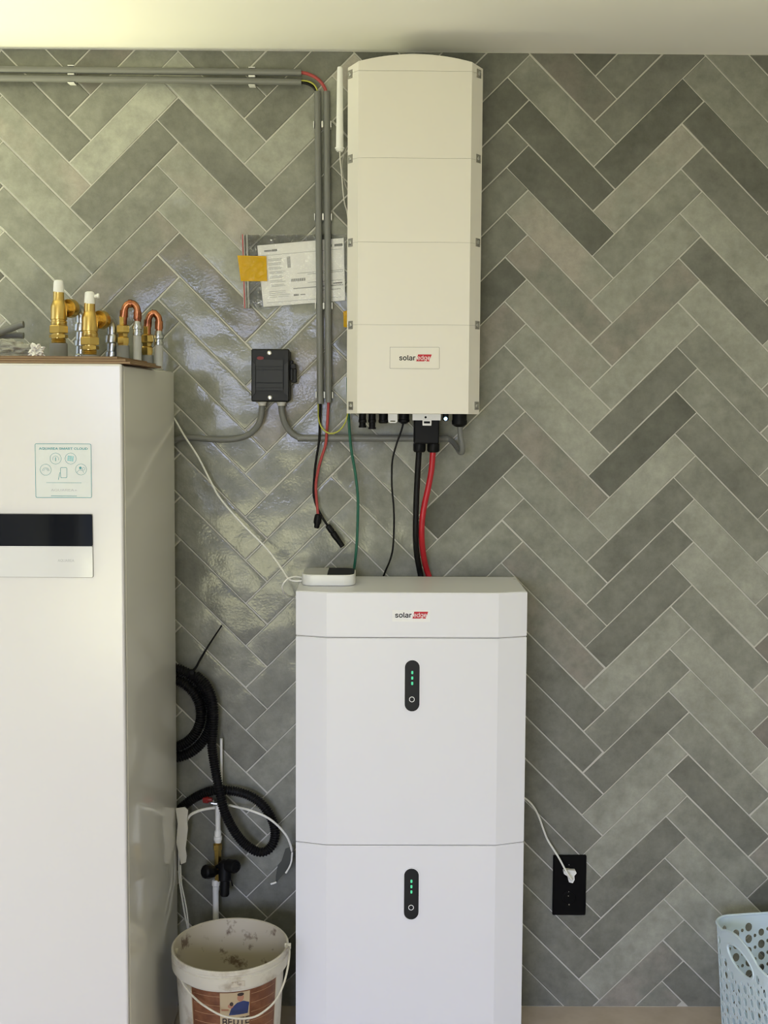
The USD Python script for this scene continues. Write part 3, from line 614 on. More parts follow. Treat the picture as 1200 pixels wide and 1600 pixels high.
obj('back_film', prism(quad(bagpx, 0), -.0008, -.0011), 'clear_film', bag)
obj('zip_strip', prism(quad(((377.5, 367), (382.5, 367), (386.2, 482), (381.2, 482.2)), 0), -.0085, -.0092), 'milky_film', bag, label='milky zip strip')
obj('zip_line', prism(quad(((379.0, 367), (380.3, 367), (383.9, 482), (382.4, 482)), 0), -.0093, -.0100), 'zip_red', bag, label='red line of the zip')
obj('zip_strip', prism(quad(((384.8, 367), (387.8, 367), (390.6, 481.8), (387.4, 482)), 0), -.0085, -.0092), 'milky_film', bag)
pp = ((402, 384), (537, 372), (539.5, 469.5), (411.7, 479.8))
lf = thing('instruction_leaflet', 'white printed instruction leaflet inside the clear zip bag', 'leaflet', (at(470, 430, 0)[0], 0, at(470, 478, 0)[2]))
obj('pages', prism(quad(pp, 0), -.0016, -.0036), 'paper', lf)
tl, tr, br, bl = [np.array(at(*q, 0)) for q in pp]
def onp(s, t_): p = (tl*(1 - s) + tr*s)*(1 - t_) + (bl*(1 - s) + br*s)*t_; return p[0], p[2]
def bar_(s0, s1, t0, t1): return Polygon([onp(s0, t0), onp(s1, t0), onp(s1, t1), onp(s0, t1)])
prng = random.Random(5); dark, light = [], []
for k in range(11): dark.append(bar_(.075 + .008*k, .082 + .008*k, .088, .115)); 
dark.append(bar_(.165, .225, .083, .118)); dark.append(bar_(.89, .985, .085, .125)); dark.append(bar_(.80, .86, .085, .125))
light += [bar_(.04, .98, .168, .174), bar_(.33, .36, .22, .40), bar_(.345, .37, .22, .40), bar_(.05, .95, .935, .941)]
for k in range(7):
    for q in range(2): light.append(bar_(.11, .30 - .05*prng.random(), .235 + .07*k + .022*q, .243 + .07*k + .022*q))
for k in range(4): light.append(bar_(.09, .34 - .1*prng.random(), .76 + .03*k, .767 + .03*k))
for k in range(16): dark.append(bar_(.36 + .011*k, .367 + .011*k, .585, .63))
for t_, a, b, h_ in ((.50, .44, .98, .008), (.525, .56, .98, .009), (.66, .56, .98, .008), (.735, .38, .66, .018), (.735, .68, .98, .018), (.80, .7, .95, .012)): light.append(bar_(a, b, t_, t_ + h_))
dark += [bar_(.38, .44, .835, .862), bar_(.46, .52, .842, .856), bar_(.86, .97, .70, .722)]
obj('printing', prism(unary_union(dark), -.0036, -.0038), 'print_grey', lf); obj('printing', prism(unary_union(light), -.0036, -.0038), 'print_light', lf)
obj('amber_tape', prism(quad(((371.7, 400), (416.7, 401), (418, 440), (377, 440), (374.5, 420)), 0), -.0102, -.0106), 'amber_tape', label='translucent amber tape across the left edge of the clear document bag', cat='tape')
obj('amber_tape', prism(quad(((536.5, 487), (543, 485), (543, 512), (537, 511)), 0), -.004, -.0046), 'amber_tape', label='small amber tape piece at the inverter edge below the document bag', cat='tape')

# ------------------------------------------------------------------ loose cables between inverter and battery
cable('black_wire', [(500.5, 612, CY), (500.3, 632, CY), (499.6, 660, -.024), (498.7, 687.5, -.036), (494.5, 715, -.034), (491.5, 740, -.03), (490, 769, -.026), (492, 782, -.026), (496.5, 795, -.03), (504, 809, -.034), (513, 823, -.034)], .0031, 'black_rubber', 'black solar wire hanging from the left upright conduit', 'wire')
cable('red_wire', [(513.3, 612, CY), (513, 632, CY), (511.5, 660, -.026), (509, 693, -.040), (503, 713, -.040), (498.7, 728, -.038), (494.5, 748, -.034), (493.6, 765, -.034), (495, 785, -.036), (497, 806, -.038)], .0036, 'red_cable', 'red solar wire hanging from the right upright conduit', 'wire')
c1 = thing('plug_connector', 'short black connector at the end of the hanging red wire', 'connector', at(496, 815, -.038))
a = at(497.5, 803, -.038); b = at(494.5, 826, -.040)
obj('housing', lathe(a, b - a, [(0, .004), (.002, .0082), (.012, .0098), (.022, .0098), (.028, .007), (.034, .0068), (.037, .0048), (.037, 0)], 14), 'black_plastic', c1)
c2 = thing('plug_connector', 'long black connector at the end of the hanging black wire', 'connector', at(524, 837, -.034))
a = at(511.5, 820.5, -.034); b = at(535.5, 854, -.034); L = np.linalg.norm(b - a)
obj('housing', lathe(a, b - a, [(0, .0035), (.002, .0072), (L*.28, .0078), (L*.30, .0066), (L*.34, .0066), (L*.36, .0082), (L*.62, .0078), (L*.64, .0070)], 14), 'black_plastic', c2)
d_ = (b - a)/L; obj('sleeve', lathe(a + d_*L*.64, d_, [(0, 0), (0, .0072), (L*.3, .0066), (L*.34, .0072), (L*.36, .0060), (L*.36, 0)], 14), 'black_plastic', c2)
cable('earth_wire', [(495.9, 470, -.012), (497, 540, -.012), (497.2, 610, -.012), (497.3, 640, -.014), (498.5, 658, -.03), (504.6, 670.5, -.05), (516, 677.5, -.05), (529, 673.5, -.05), (538.5, 662, -.055), (542.6, 650, -.055), (543.5, 640, -.055)], .0019, 'yellow_green', 'yellow-green earth wire looping from the left upright conduit to the inverter', 'wire')
cable('green_cable', [(543.2, 590, -.05), (543.6, 625, -.05), (544.8, 652, -.05), (548, 696, -.05), (555.2, 740, -.055), (559, 775, -.06), (559, 810, -.065), (557.5, 848, -.07), (554.5, 880, -.06), (551, 905, -.018), (550, 930, -.016)], .0036, 'green_cable', 'green network cable hanging from the inverter to behind the white hub')
zb_ = zb - .003
cable('black_cable', [(630.5, 655, CN), (629.5, 664, CN), (626, 676, CN), (620.5, 691, CN), (614.5, 712, CN), (612.3, 730, CN), (612.5, 763, CN), (615, 790, CN), (615.6, 820, -.09), (614, 855, -.08), (609.5, 875, -.065), (602, 893, -.03), (596, 910, -.017), (592, 935, -.016)], .0024, 'black_rubber', 'thin black data cable hanging from an inverter gland behind the battery')
cable('power_cable', [(655.3, 697, CN), (654, 715, CN), (652, 750, CN), (650.4, 785, CN), (649.6, 820, CN), (649.8, 845, -.085), (651.5, 868, -.055), (655, 888, -.022), (658, 905, -.0165), (660, 940, -.0155)], .0075, 'black_rubber', 'thick black power cable hanging from the plug behind the battery', n=14)
cable('power_cable', [(677, 697, CN), (676, 712, CN), (674, 735, CN), (669.5, 760, CN), (663, 790, CN), (659.5, 815, CN), (659, 842, -.085), (661.5, 866, -.055), (666, 888, -.022), (671, 905, -.0165), (674, 940, -.0155)], .0075, 'red_power', 'thick red power cable hanging from the plug behind the battery', n=14)

# ------------------------------------------------------------------ battery tower
QS, QF, QB = -.258, -.280, -.030
qx0, qx1 = at(462.3, 1100, QS)[0], at(821.5, 1100, QS)[0]
qf0, qf1 = at(510, 1100, QF)[0], at(777.5, 1100, QF)[0]
zc0 = [0.0, .040, at(640, 1321, QF)[2], at(640, 997, QF)[2], at(640, 926, QF)[2]]
bt = thing('battery_tower', 'white stacked home battery tower standing on the floor below the inverter', 'battery', ((qx0 + qx1)/2, (QS + QB)/2, 0))
def slab(z0, z1, off=0.0, e=.0025):
    P2 = [(qx0 + off, QB), (qx0 + off, QS + off*.3), (qf0, QF + off), (qf1, QF + off), (qx1 - off, QS + off*.3), (qx1 - off, QB)]
    cx_ = (qx0 + qx1)/2; pts = []
    for x, y_ in P2:
        dx = e if x < cx_ else -e
        pts += [(x, y_, z0 + e), (x, y_, z1 - e), (x + dx, y_ + (e if y_ < -.1 else -e), z0), (x + dx, y_ + (e if y_ < -.1 else -e), z1)]
    return hull(pts)
obj('plinth', slab(0, zc0[1] + .002, .012, .001), 'seam_grey', bt)
obj('inner_frame', slab(zc0[1], zc0[4] - .01, .004, .001), 'seam_grey', bt)
mods = []
for a, b in ((zc0[1], zc0[2]), (zc0[2], zc0[3])): mods.append(obj('battery_module', slab(a + .0008, b - .0008, 0, .0014), 'battery_white', bt, smooth=15))
lid = obj('top_cover', slab(zc0[3] + .0008, zc0[4], 0, .0022), 'battery_white', bt, smooth=15)
obj('lid_screw', [cyl(at(px_, 909, QB)*(1, 1, 0) + (0, -.04, zc0[4]), at(px_, 909, QB)*(1, 1, 0) + (0, -.04, zc0[4] + .001), .003, 10) for px_ in (801,)], 'steel', lid)
sx0, sz1 = at(613, 953, QF)[::2]; sx1, sz0 = at(672, 971.5, QF)[::2]
stk = obj('sticker', prism(rrect(sx0, sz0, sx1, sz1, .0015), QF, QF - .0005), 'logo_white', bt)
logo(bt, at(617.3, 961, QF)[0], at(669, 961, QF)[0], at(640, 961, QF)[2], QF - .0005, stk)
for mod, cx_, top, bot, leds, ringy in ((mods[1], 644, 1031.3, 1111.3, (1050.7, 1059.2, 1067.6), 1092.6), (mods[0], 642.7, 1356.7, 1436.3, (1376.7, 1385, 1393.3), 1417.7)):
    X = at(cx_, (top + bot)/2, QF)[0]; k = (QF + D)/FPX; ht, hb = at(cx_, top, QF)[2], at(cx_, bot, QF)[2]
    rw = 11.8*k
    obj('indicator_rim', prism(rrect(X - rw - .0022, hb - .0022, X + rw + .0022, ht + .0022, rw + .002).difference(rrect(X - rw, hb, X + rw, ht, rw - .0001)), QF, QF - .0022), 'battery_white', mod)
    obj('indicator_panel', prism(rrect(X - rw + .0003, hb + .0003, X + rw - .0003, ht - .0003, rw - .0005), QF, QF - .0012), 'box_black', mod, label='black pill-shaped indicator panel')
    for ly in leds:
        z = at(cx_, ly, QF)[2]; obj('indicator_light', prism(rrect(X - 1.6*k, z - 2.6*k, X + 1.6*k, z + 2.6*k, 1.2*k), QF - .0012, QF - .0016), 'green_led', mod, label='green charge light')
    z = at(cx_, ringy, QF)[2]; obj('button_ring', prism(ring2(X - .3*k, z, 4.5*k, 1.1*k), QF - .0012, QF - .0018), 'logo_white', mod, label='white ring of the push button')

# white hub on the battery
HY0, HY1 = -.195, -.075
hx0, hx1 = at(470.5, 905, HY0)[0], at(555, 905, HY0)[0]; hz = zc0[4]
def stadium(x0, x1, y0, y1, z0, z1, r, e=.002):
    p = rrect(x0, y0, x1, y1, r); q = p.buffer(-e)
    A = [(x, y_, z) for x, y_ in p.exterior.coords for z in (z0 + e, z1 - e)] + [(x, y_, z) for x, y_ in q.exterior.coords for z in (z0, z1)]
    return hull(A)
hub = thing('smart_home_hub', 'white rounded hub box with half black top on the battery', 'hub', ((hx0 + hx1)/2, (HY0 + HY1)/2, hz))
ht_ = .0275
obj('case', stadium(hx0, hx1, HY0, HY1, hz + .0008, hz + ht_, .030), 'white_plastic', hub)
obj('foot_pad', stadium(hx0 + .006, hx1 - .006, HY0 + .006, HY1 - .006, hz + .0001, hz + .0012, .024, .0002), 'seam_grey', hub)
mid_ = at(512.5, 892, (HY0 + HY1)/2)[0]; top = rrect(hx0 + .003, HY0 + .003, hx1 - .003, HY1 - .003, .027)
def flat(poly, z0, z1): m = trimesh.creation.extrude_polygon(poly, z1 - z0, engine='earcut'); m.apply_translation((0, 0, z0)); return m
obj('top_plate', flat(top.intersection(sbox(-9, -9, mid_, 9)), hz + ht_ - .0004, hz + ht_ + .0007), 'hub_top', hub, label='pale half of the top')
obj('top_plate', flat(top.intersection(sbox(mid_ + .0004, -9, 9, 9)), hz + ht_ - .0004, hz + ht_ + .0009), 'black_plastic', hub, label='black half of the top')
zh = hz + .012
cable('white_cable', [(262, 640, -.020), (274, 657, -.022), (287.5, 680, -.03), (310, 715, -.03), (329, 752, -.03), (345, 780, -.03), (377.5, 817.5, -.035), (410, 850, -.05), (430, 874, -.08), (443, 893, -.11), (450, 903.5, -.13), (458, 907.5, -.14), (472, 907.5, -.145)], .0024, 'white_cable', 'white cable running down the wall from the tall cabinet to the hub', group='white hub cables')
cable('white_cable', [(472, 902.3, -.13), (461, 901, -.14), (451, 903.5, -.15), (444, 910, -.15), (440.8, 918, -.14), (443, 925, -.12), (450, 930.5, -.08), (461, 934, -.020), (475, 937, -.015), (490, 950, -.015)], .0022, 'white_cable', 'white cable looping from the hub down behind the battery', group='white hub cables')

# ------------------------------------------------------------------ hoses, valve and small things in the niche
co = at(262, 1118, -.016)
kk = D/FPX
def coil_pts():
    out = []
    for a in np.linspace(math.radians(200), math.radians(200 - 360*1.93), 90):
        turn = (math.radians(200) - a)/(2*math.pi); r = (80 - 17*turn)*kk
        out.append((co[0] + r*.98*math.cos(a), -.0165 - .0005*turn, co[2] + r*1.03*math.sin(a)))
    return out
hc = thing('corrugated_hose', 'coiled black corrugated drain hose hanging on the wall behind the cabinet', 'hose', co)
obj('coil', corrugated(coil_pts(), .0135), 'black_rubber', hc, smooth=False)
hp = [(306, 1055, -.022), (322, 1070, -.034), (331, 1090, -.044), (334, 1112, -.048), (333, 1140, -.048), (331, 1165, -.048), (336, 1200, -.050), (342, 1232, -.062), (349, 1262, -.066), (360, 1288, -.064), (378, 1314, -.06), (400, 1330, -.055), (417, 1329, -.05), (428, 1314, -.045), (429, 1294, -.042), (421, 1273, -.040), (406, 1254, -.038), (384, 1241, -.036), (356, 1235, -.034), (330, 1236, -.028), (305, 1246, -.02), (284, 1262, -.017), (265, 1283, -.017)]
obj('hose_tail', corrugated(px_path(hp), .0125), 'black_rubber', hc, smooth=False, label='looped tail end of the hose')
obj('cable_tie', [tube(px_path([(300, 1049, -.034), (306, 1043, -.036), (313, 1030, -.04), (325, 1010, -.045), (336, 993, -.045), (346.5, 977.5, -.045)]), .0022, 8, radii=lambda n: np.linspace(.0032, .0018, n)), cbox(*[c for q in zip(at(300, 1050, -.032) - .006, at(300, 1050, -.032) + .006) for c in q], .001)], 'black_plastic', label='black cable tie with a long tail on the coiled hose', cat='cable tie')
VY = -.04
wp = thing('water_tap_assembly', 'white water pipe with brass and black valves above the bucket', 'valve', at(339, 1430, VY))
def vp(px, rows, m, name, n=16, phase=0.0, Y=VY, **kw):
    k = (Y + D)/FPX; z = [at(px, r, Y)[2] for r, _ in rows]; X = at(px, rows[0][0], Y)[0]
    return obj(name, lathe((X, Y, z[-1]), (0, 0, 1), [(a - z[-1], w*k) for a, (_, w) in reversed(list(zip(z, rows)))], n, phase), m, wp, **kw)
vp(340.5, [(1258, 0), (1258, 4.2), (1299, 4.2), (1299, 0)], 'white_plastic', 'upper_pipe')
vp(340.5, [(1297, 4.5), (1299, 5.5), (1306, 5.5), (1307, 6.8), (1312, 6.8), (1314, 5.4), (1316, 5.4)], 'white_plastic', 'collar')
vp(340, [(1313, 5.2), (1318, 5.2), (1319, 7.6), (1327, 7.6), (1328, 6), (1350, 6), (1352, 5), (1376, 5)], 'brass', 'brass_body', 6, .3)
a = at(341, 1362, VY); b = at(322, 1362, VY - .03)
obj('tap_handle', [lathe(a, b - a, [(0, .008), (.016, .008), (.018, .0155), (.03, .018), (.046, .017), (.05, .012), (.05, 0)], 10)], 'black_plastic', wp, label='black tap handle')
a = at(350, 1350, VY - .01); b = at(371, 1355, VY - .05)
obj('regulator_knob', [lathe(a, b - a, [(0, .012), (.018, .012), (.020, .0165), (.046, .0175), (.052, .014), (.052, .009), (.049, .008), (.049, 0)], 14)], 'black_plastic', wp, label='black regulator knob')
obj('regulator', [lathe(at(352, 1344, VY - .012), at(351, 1398, VY - .03) - at(352, 1344, VY - .012), [(0, .010), (.006, .0175), (.05, .016), (.052, .0125), (.085, .012), (.09, .009), (.09, 0)], 14), cyl(at(340, 1352, VY), at(353, 1352, VY - .012), .009, 12)], 'black_plastic', wp, label='black filter regulator')
obj('drain_lever', tube(px_path([(355, 1372, VY - .025), (361, 1376, VY - .03), (363.5, 1384, VY - .03)]), .0022, 8), 'black_plastic', wp)
vp(337.5, [(1374, 5), (1376, 6.4), (1383, 6.4), (1384, 5), (1387, 5.4), (1391, 5)], 'white_plastic', 'collar')
vp(337, [(1388, 0), (1388, 4.9), (1590, 4.9), (1590, 0)], 'white_plastic', 'lower_pipe')
obj('red_valve_cap', [lathe(at(318, 1250, -.03), at(333, 1249, -.034) - at(318, 1250, -.03), [(0, 0), (0, .008), (.012, .0095), (.016, .006), (.024, .005), (.024, 0)], 12)], 'red_knob', label='small red valve cap behind the hose loop', cat='valve cap')
obj('metal_tee', [cyl(at(330, 1255, -.026), at(362, 1259, -.026), .0038, 10), cyl(at(333, 1250, -.026), at(338, 1275, -.026), .0032, 10)], 'zinc', label='bright metal tee piece on the wall beside the red valve cap', cat='fitting')
obj('white_pipe', cyl(at(345.8, 1154, -.020), at(345.8, 1232, -.020), .0035, 12), 'white_plastic', label='short white upright pipe on the wall behind the black hose', cat='pipe')
cable('white_flex', [(336, 1262, -.030), (322, 1264, -.034), (308, 1268, -.04), (296, 1275, -.05), (289, 1290, -.055), (287, 1310, -.055)], .0038, 'white_cable', 'short white flexible tube arching left of the white pipe', 'tube')
cable('white_flex', [(358, 1258, -.030), (370, 1261, -.038), (390, 1266, -.062), (415, 1276, -.070), (433, 1289, -.070), (447, 1305, -.064), (453.5, 1319, -.055), (456, 1330, -.05)], .0030, 'white_cable', 'white flexible tube arching right over the hose loop', 'tube')
fp = [(446, 1326), (459, 1322), (460, 1337), (452, 1352), (446, 1362), (433, 1377), (431, 1380), (431, 1368), (434, 1352), (440, 1345)]
obj('foil_tag', prism(quad(fp, -.05), -.050, -.0525), 'foil_dark', label='dark foil flap hanging against the battery side', cat='tag')
cable('white_flex', [(456.5, 1332, -.06), (455, 1347, -.062), (451, 1357, -.062), (446.5, 1364, -.06)], .0024, 'white_cable', 'short white tube end in front of the dark foil flap', 'tube')
cable('white_flex', [(423, 1381.5, -.06), (432, 1378.5, -.06)], .0024, 'white_cable', 'tiny white tube stub at the lower tip of the foil flap', 'tube')
fl_ = [(274.5, 1263), (289, 1261), (294, 1266), (292.5, 1281), (293.8, 1294), (290, 1325), (292, 1337), (290.5, 1347), (283, 1350), (279.7, 1334), (275.6, 1316), (278, 1287)]
flp = quad(fl_, -.07)
obj('plastic_flap', [prism(flp, -.068, -.072)], 'offwhite_plastic', label='white plastic flap hanging beside the lower right edge of the cabinet', cat='flap')
cable('white_lead', [(279.5, 1330, -.05), (280, 1370, -.05), (284, 1400, -.055), (289, 1430, -.06), (293.5, 1452, -.065), (296, 1490, -.07)], .0022, 'white_cable', 'thin white lead dropping behind the bucket, left of a pair', group='white leads beside the cabinet')
cable('white_lead', [(282, 1352, -.06), (283.5, 1380, -.06), (288.5, 1405, -.065), (292, 1425, -.07), (295, 1452, -.075), (298, 1490, -.08)], .0018, 'white_cable', 'thin white lead dropping behind the bucket, right of a pair', group='white leads beside the cabinet')

# ------------------------------------------------------------------ bucket
BX, BYc = -.3375, -.300
RZ = .318
bk = thing('plastic_bucket', 'dirty white plastic bucket with a brown label between cabinet and battery', 'bucket', (BX, BYc, 0))
def rev(prof, m, name, n=64, **kw): return obj(name, lathe((BX, BYc, 0), (0, 0, 1), prof, n, capped=False), m, bk, **kw)
rev([(.001, 0), (.001, .108), (.004, .112), (RZ - .045, .1275), (RZ - .045, .136), (RZ - .043, .1372), (RZ - .018, .1385), (RZ - .016, .136), (RZ - .012, .136), (RZ - .010, .1385), (RZ - .002, .1385), (RZ, .137), (RZ, .1345)], 'bucket_white', 'body')
rev([(RZ, .1345), (RZ - .0015, .1325), (RZ - .040, .1258), (.008, .106), (.006, .102), (.006, 0)], 'bucket_inside', 'inside', label='stained inside of the bucket')
def Rb(z): return .112 + (.1275 - .112)*(z - .004)/(RZ - .049)
def wrap(m, a0, lift):
    """Lays a flat (x, y, z) piece, built at y = 0 about x = 0, round the bucket's side, facing angle a0."""
    v = np.array(m.vertices); r = Rb(v[:, 2]) + lift - v[:, 1]; a = a0 + v[:, 0]/.12
    return trimesh.Trimesh(np.stack([BX + r*np.sin(a), BYc - r*np.cos(a), v[:, 2]], 1), m.faces, process=False)
def wprint(poly, lift, th=.0004, step=.006):
    ms = []
    x0_, _, x1_, _ = poly.bounds
    for q in np.arange(math.floor(x0_/step), math.ceil(x1_/step)):
        g = poly.intersection(sbox(q*step, -1, (q + 1)*step, 1))
        for gg in getattr(g, 'geoms', [g]):
            if gg.geom_type == 'Polygon' and gg.area > 1e-9: ms.append(prism(gg, 0, -th))
    return wrap(join(ms), A0, lift)
A0 = math.radians(13)
LH, LW = RZ - .053, .104
lab_ = obj('label', wprint(sbox(-LW, .035, LW, LH), .0002), 'label_brown', bk, label='brown wood-patterned paper label')
obj('label_edge', wprint(unary_union([sbox(-LW - .002, .035, -LW + .0005, LH), sbox(LW - .0005, .035, LW + .002, LH)]), .0003), 'label_cream', lab_)
lines = []
lr = random.Random(3)
for k in range(9):
    zz = LH - .012 - k*.022
    for s_ in (-1, 1): lines.append(sbox(s_*.066 - .032, zz, s_*.066 + .032, zz + .0011))
obj('plank_lines', wprint(unary_union(lines), .0006, .0003), 'label_line', lab_)
obj('picture', wprint(sbox(-.035, LH - .058, .030, LH - .002), .0006, .0003), 'label_cream', lab_)
obj('picture', wprint(unary_union([Polygon([(-.016, LH - .056), (.026, LH - .056), (.029, LH - .030), (.016, LH - .024), (.002, LH - .027), (-.010, LH - .038)])]), .0009, .0003), 'blue_print', lab_)
obj('picture', wprint(unary_union([affinity.scale(Point(.0095, LH - .0155).buffer(.0085), .85, 1.1), affinity.scale(Point(-.012, LH - .034).buffer(.006), 1, .9), sbox(-.032, LH - .045, -.016, LH - .041)]), .0009, .0003), 'skin_print', lab_)
obj('picture', wprint(unary_union([affinity.scale(Point(.0095, LH - .0075).buffer(.0072), 1, .55), affinity.scale(Point(-.010, LH - .029).buffer(.004), 1, 1.2)]), .0012, .0003), 'dark_print', lab_)
def wtext(s, hh, zz, wd): 
    m = text(s, hh, 0, zz, 0, .0003, True, True, width=wd); return wrap(m, A0, .0012)
obj('name_band', wprint(sbox(-.035, LH - .140, .030, LH - .058), .0005, .0003), 'label_cream', lab_)
obj('lettering', wtext('BEUTE', .017, LH - .0805, .060), 'dark_print', lab_)
obj('lettering', wtext('BAK', .016, LH - .103, .036), 'dark_print', lab_)
hd = [(271.5, 1486), (274, 1503), (283, 1530), (291, 1545), (305, 1560), (320, 1572), (345, 1586), (372, 1591.5), (397, 1589), (417, 1577), (432, 1561), (443, 1538), (450, 1510), (452.3, 1489), (451.8, 1478)]
n_ = len(hd); hpts = []
for k, (a, b) in enumerate(hd):
    s_ = math.sin(math.pi*k/(n_ - 1)); hpts.append(at(a, b, BYc - .165*s_**.75))
obj('handle', tube(hpts, .0024, 10), 'bucket_white', bk, label='white wire handle')
for q in (hpts[0], hpts[-1]):
    d_ = np.array([BX - q[0], 0, 0]); d_ /= np.linalg.norm(d_); obj('handle_boss', cyl(q - d_*.004, q + d_*.010, .007, 12), 'bucket_white', bk)
m_ = trimesh.creation.box((.030, .0014, .012)); m_.apply_translation((.010, -.0008, RZ - .030)); v = np.array(m_.vertices); a_ = math.radians(10) + v[:, 0]/.138; r_ = .1385 - v[:, 1]
obj('tear_tab', trimesh.Trimesh(np.stack([BX + r_*np.sin(a_), BYc - r_*np.cos(a_), v[:, 2]], 1), m_.faces, process=False), 'bucket_inside', bk)

# ------------------------------------------------------------------ wall socket
x0, z1 = at(864, 1335, 0)[::2]; x1, z0 = at(914, 1428, 0)[::2]
so = thing('wall_socket', 'black double wall socket on the tiles right of the battery', 'socket', ((x0 + x1)/2, 0, z0))
obj('cover_plate', cbox(x0, x1, -.009, .0003, z0, z1, .002), 'socket_black', so)
cxs = (x0 + x1)/2
for cy_ in (1362, 1403):
    q = at(889, cy_, -.009); rr_ = .0185
    obj('socket_insert', lathe((q[0], -.0088, q[2]), (0, -1, 0), [(0, rr_), (.0012, rr_), (.0016, rr_ - .001), (.0016, rr_ - .002), (.0006, rr_ - .003), (.0006, 0)], 32), 'socket_black', so)
for pp_ in ((889, 1351), (888.5, 1393), (888, 1399.5), (889, 1413)):
    q = at(*pp_, -.009); obj('contact', cyl(q + (0, .001, 0), q + (0, -.0022, 0), .0011 if pp_[1] != 1413 else .0016, 8), 'steel', so)
pgx = thing('mains_plug', 'white mains plug in the upper half of the black wall socket', 'plug', at(891, 1368, -.01))
obj('body', prism(quad([(879.5, 1359), (885, 1356.5), (891, 1357.5), (898, 1358), (900, 1362), (896.5, 1366), (897, 1372), (894, 1377.5), (888, 1376), (886, 1367), (880, 1363)], -.012), -.0105, -.0225), 'white_plastic', pgx)
obj('strain_relief', cyl(at(890.5, 1369, -.022), at(893.5, 1375, -.032), .0045, 12), 'white_plastic', pgx)
cable('white_cable', [(812, 1243, -.028), (822, 1248.5, -.026), (830, 1256, -.024), (837, 1266, -.022), (843, 1279, -.02), (848, 1293, -.018), (855, 1311, -.018), (864, 1326, -.022), (873, 1340, -.03), (880, 1353, -.036), (886, 1364, -.037), (890.5, 1371, -.035), (893, 1374.5, -.032)], .0026, 'white_cable', 'white mains cable from behind the battery to the black wall socket')

# ------------------------------------------------------------------ laundry basket
bs = thing('laundry_basket', 'pale blue perforated plastic laundry basket on the floor at the right', 'basket', (1.08, -.30, 0))
BTX, BTY0, BTY1, BLEN, BHT, BRC = .858, -.475, -.122, .52, .303, .055
outline = rrect(0, 0, BLEN, BTY1 - BTY0, BRC).exterior
# the rim line as a walk starting in the middle of the far long side
def loop_pts():
    L_ = outline.length; step = .008; n = int(L_/step); s = np.linspace(0, L_, n, endpoint=False)
    return s, np.array([outline.interpolate(q).coords[0] for q in s]), L_
S_, P2_, LL = loop_pts()
ctr2 = np.array([BLEN/2, (BTY1 - BTY0)/2])
def base_pt(s):
    p = np.array(outline.interpolate(s % LL).coords[0]); q = np.array(outline.interpolate((s + .001) % LL).coords[0]); tdir = (q - p)/np.linalg.norm(q - p)
    n2 = np.array([tdir[1], -tdir[0]]); 
    if n2 @ (p - ctr2) < 0: n2 = -n2
    return p, n2
rot = math.radians(8.0)
def map_wall(v):
    """(s along the rim, z, depth inward) -> the tapering wall."""
    out = []
    cache_ = {}
    for s, z, dth in v:
        key = round(s, 6)
        if key not in cache_: cache_[key] = base_pt(s)
        p, n2 = cache_[key]; k = z/BHT
        q = p - n2*(dth + .022*(1 - k))
        x, y_ = q; x, y_ = x*math.cos(rot) - (y_ - .35)*math.sin(rot), x*math.sin(rot) + (y_ - .35)*math.cos(rot)
        out.append((BTX + x, BTY1 + y_ , z))
    return np.array(out)
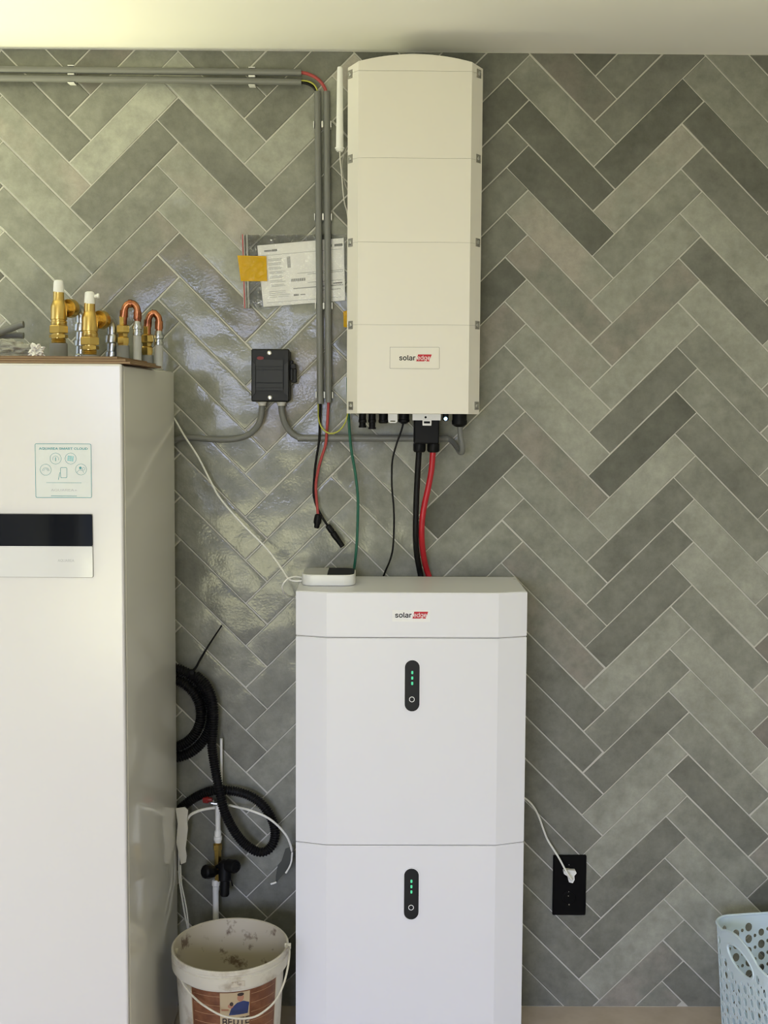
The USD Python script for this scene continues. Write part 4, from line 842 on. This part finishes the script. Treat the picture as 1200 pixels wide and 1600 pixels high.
# where along the rim the left short side's middle lies
mid_s = min(np.linspace(0, LL, 2000), key=lambda s: np.linalg.norm(np.array(outline.interpolate(s).coords[0]) - (0, (BTY1 - BTY0)/2)))
mid_r = min(np.linspace(0, LL, 2000), key=lambda s: np.linalg.norm(np.array(outline.interpolate(s).coords[0]) - (BLEN, (BTY1 - BTY0)/2)))
def rim_h(s):
    h_ = BHT
    for c in (mid_s + HOFF, mid_r): 
        d = abs((s - c + LL/2) % LL - LL/2); h_ += .024*max(0, 1 - (d/.095)**2) if d < .095 else 0
    return h_
HOFF = 0.0
sig = 1 if np.array(outline.interpolate((mid_s + .05) % LL).coords[0])[1] > (BTY1 - BTY0)/2 else -1
HOFF = sig*.004                                                    # the grip sits towards the wall end
holes_big, holes_small = [], []
ns = int(LL/.034); ds = LL/ns
for c in range(ns):
    for r in range(8):
        z = .045 + r*.030 + (c % 2)*.015
        s = (c + .5)*ds
        for cc in (mid_s + HOFF, mid_r):
            dd = abs((s - cc + LL/2) % LL - LL/2)
            if dd < .085 and z > BHT - .085 + (dd/.085)*.03: break
        else:
            if z < BHT - .028: holes_big.append((s, z, .0094 if (c + r) % 3 else .0080))
            if .03 < z + .015 < BHT - .03 : holes_small.append((s + ds*.5*(1 if (c % 2) else 1), z + .0075, .0040))
hole_polys = [affinity.scale(Point(s, z).buffer(r, quad_segs=3), 1, 1.2) for s, z, r in holes_big + holes_small]
grips = []
for cc in (mid_s + HOFF, mid_r):
    e = [(cc + .070*math.cos(a), BHT - .030 + (.026 if math.sin(a) > 0 else .030)*math.sin(a)) for a in np.linspace(0, 2*math.pi, 28, endpoint=False)]
    grips.append(Polygon(e))
cut_all = unary_union(hole_polys + grips + [affinity.translate(g, -LL, 0) for g in grips])
pieces = []
nst = int(LL/.010); stp = LL/nst
for q in range(nst):
    a, b = q*stp, (q + 1)*stp
    g = Polygon([(a, .004), (b, .004), (b, rim_h(b)), (a, rim_h(a))]).difference(cut_all)
    for gg in getattr(g, 'geoms', [g]):
        if gg.geom_type == 'Polygon' and gg.area > 1e-8:
            m_ = trimesh.creation.extrude_polygon(gg, .0013, engine='earcut'); pieces.append(m_)
wl = join(pieces); wl = trimesh.Trimesh(map_wall(wl.vertices), wl.faces, process=False)
obj('side_wall', wl, 'basket_blue', bs, smooth=30)
rimv = [map_wall([(s, rim_h(s), .0009)])[0] for s in np.linspace(0, LL, 160)]
obj('rim', tube(rimv, .0032, 8, smooth_path=False), 'basket_blue', bs)
gr_ = []
for cc in (mid_s + HOFF, mid_r):
    e = [map_wall([(cc + .070*math.cos(a), BHT - .030 + (.026 if math.sin(a) > 0 else .030)*math.sin(a), .0013)])[0] for a in np.linspace(0, 2*math.pi, 40)]
    gr_.append(tube(e, .0034, 8, smooth_path=False))
for g in gr_: obj('grip', g, 'basket_blue', bs)
bot = np.array([map_wall([(s, .004, 0)])[0] for s in np.linspace(0, LL, 80, endpoint=False)])
obj('base', hull([(x, y_, z) for x, y_, _ in bot for z in (.0005, .0045)]), 'basket_blue', bs)
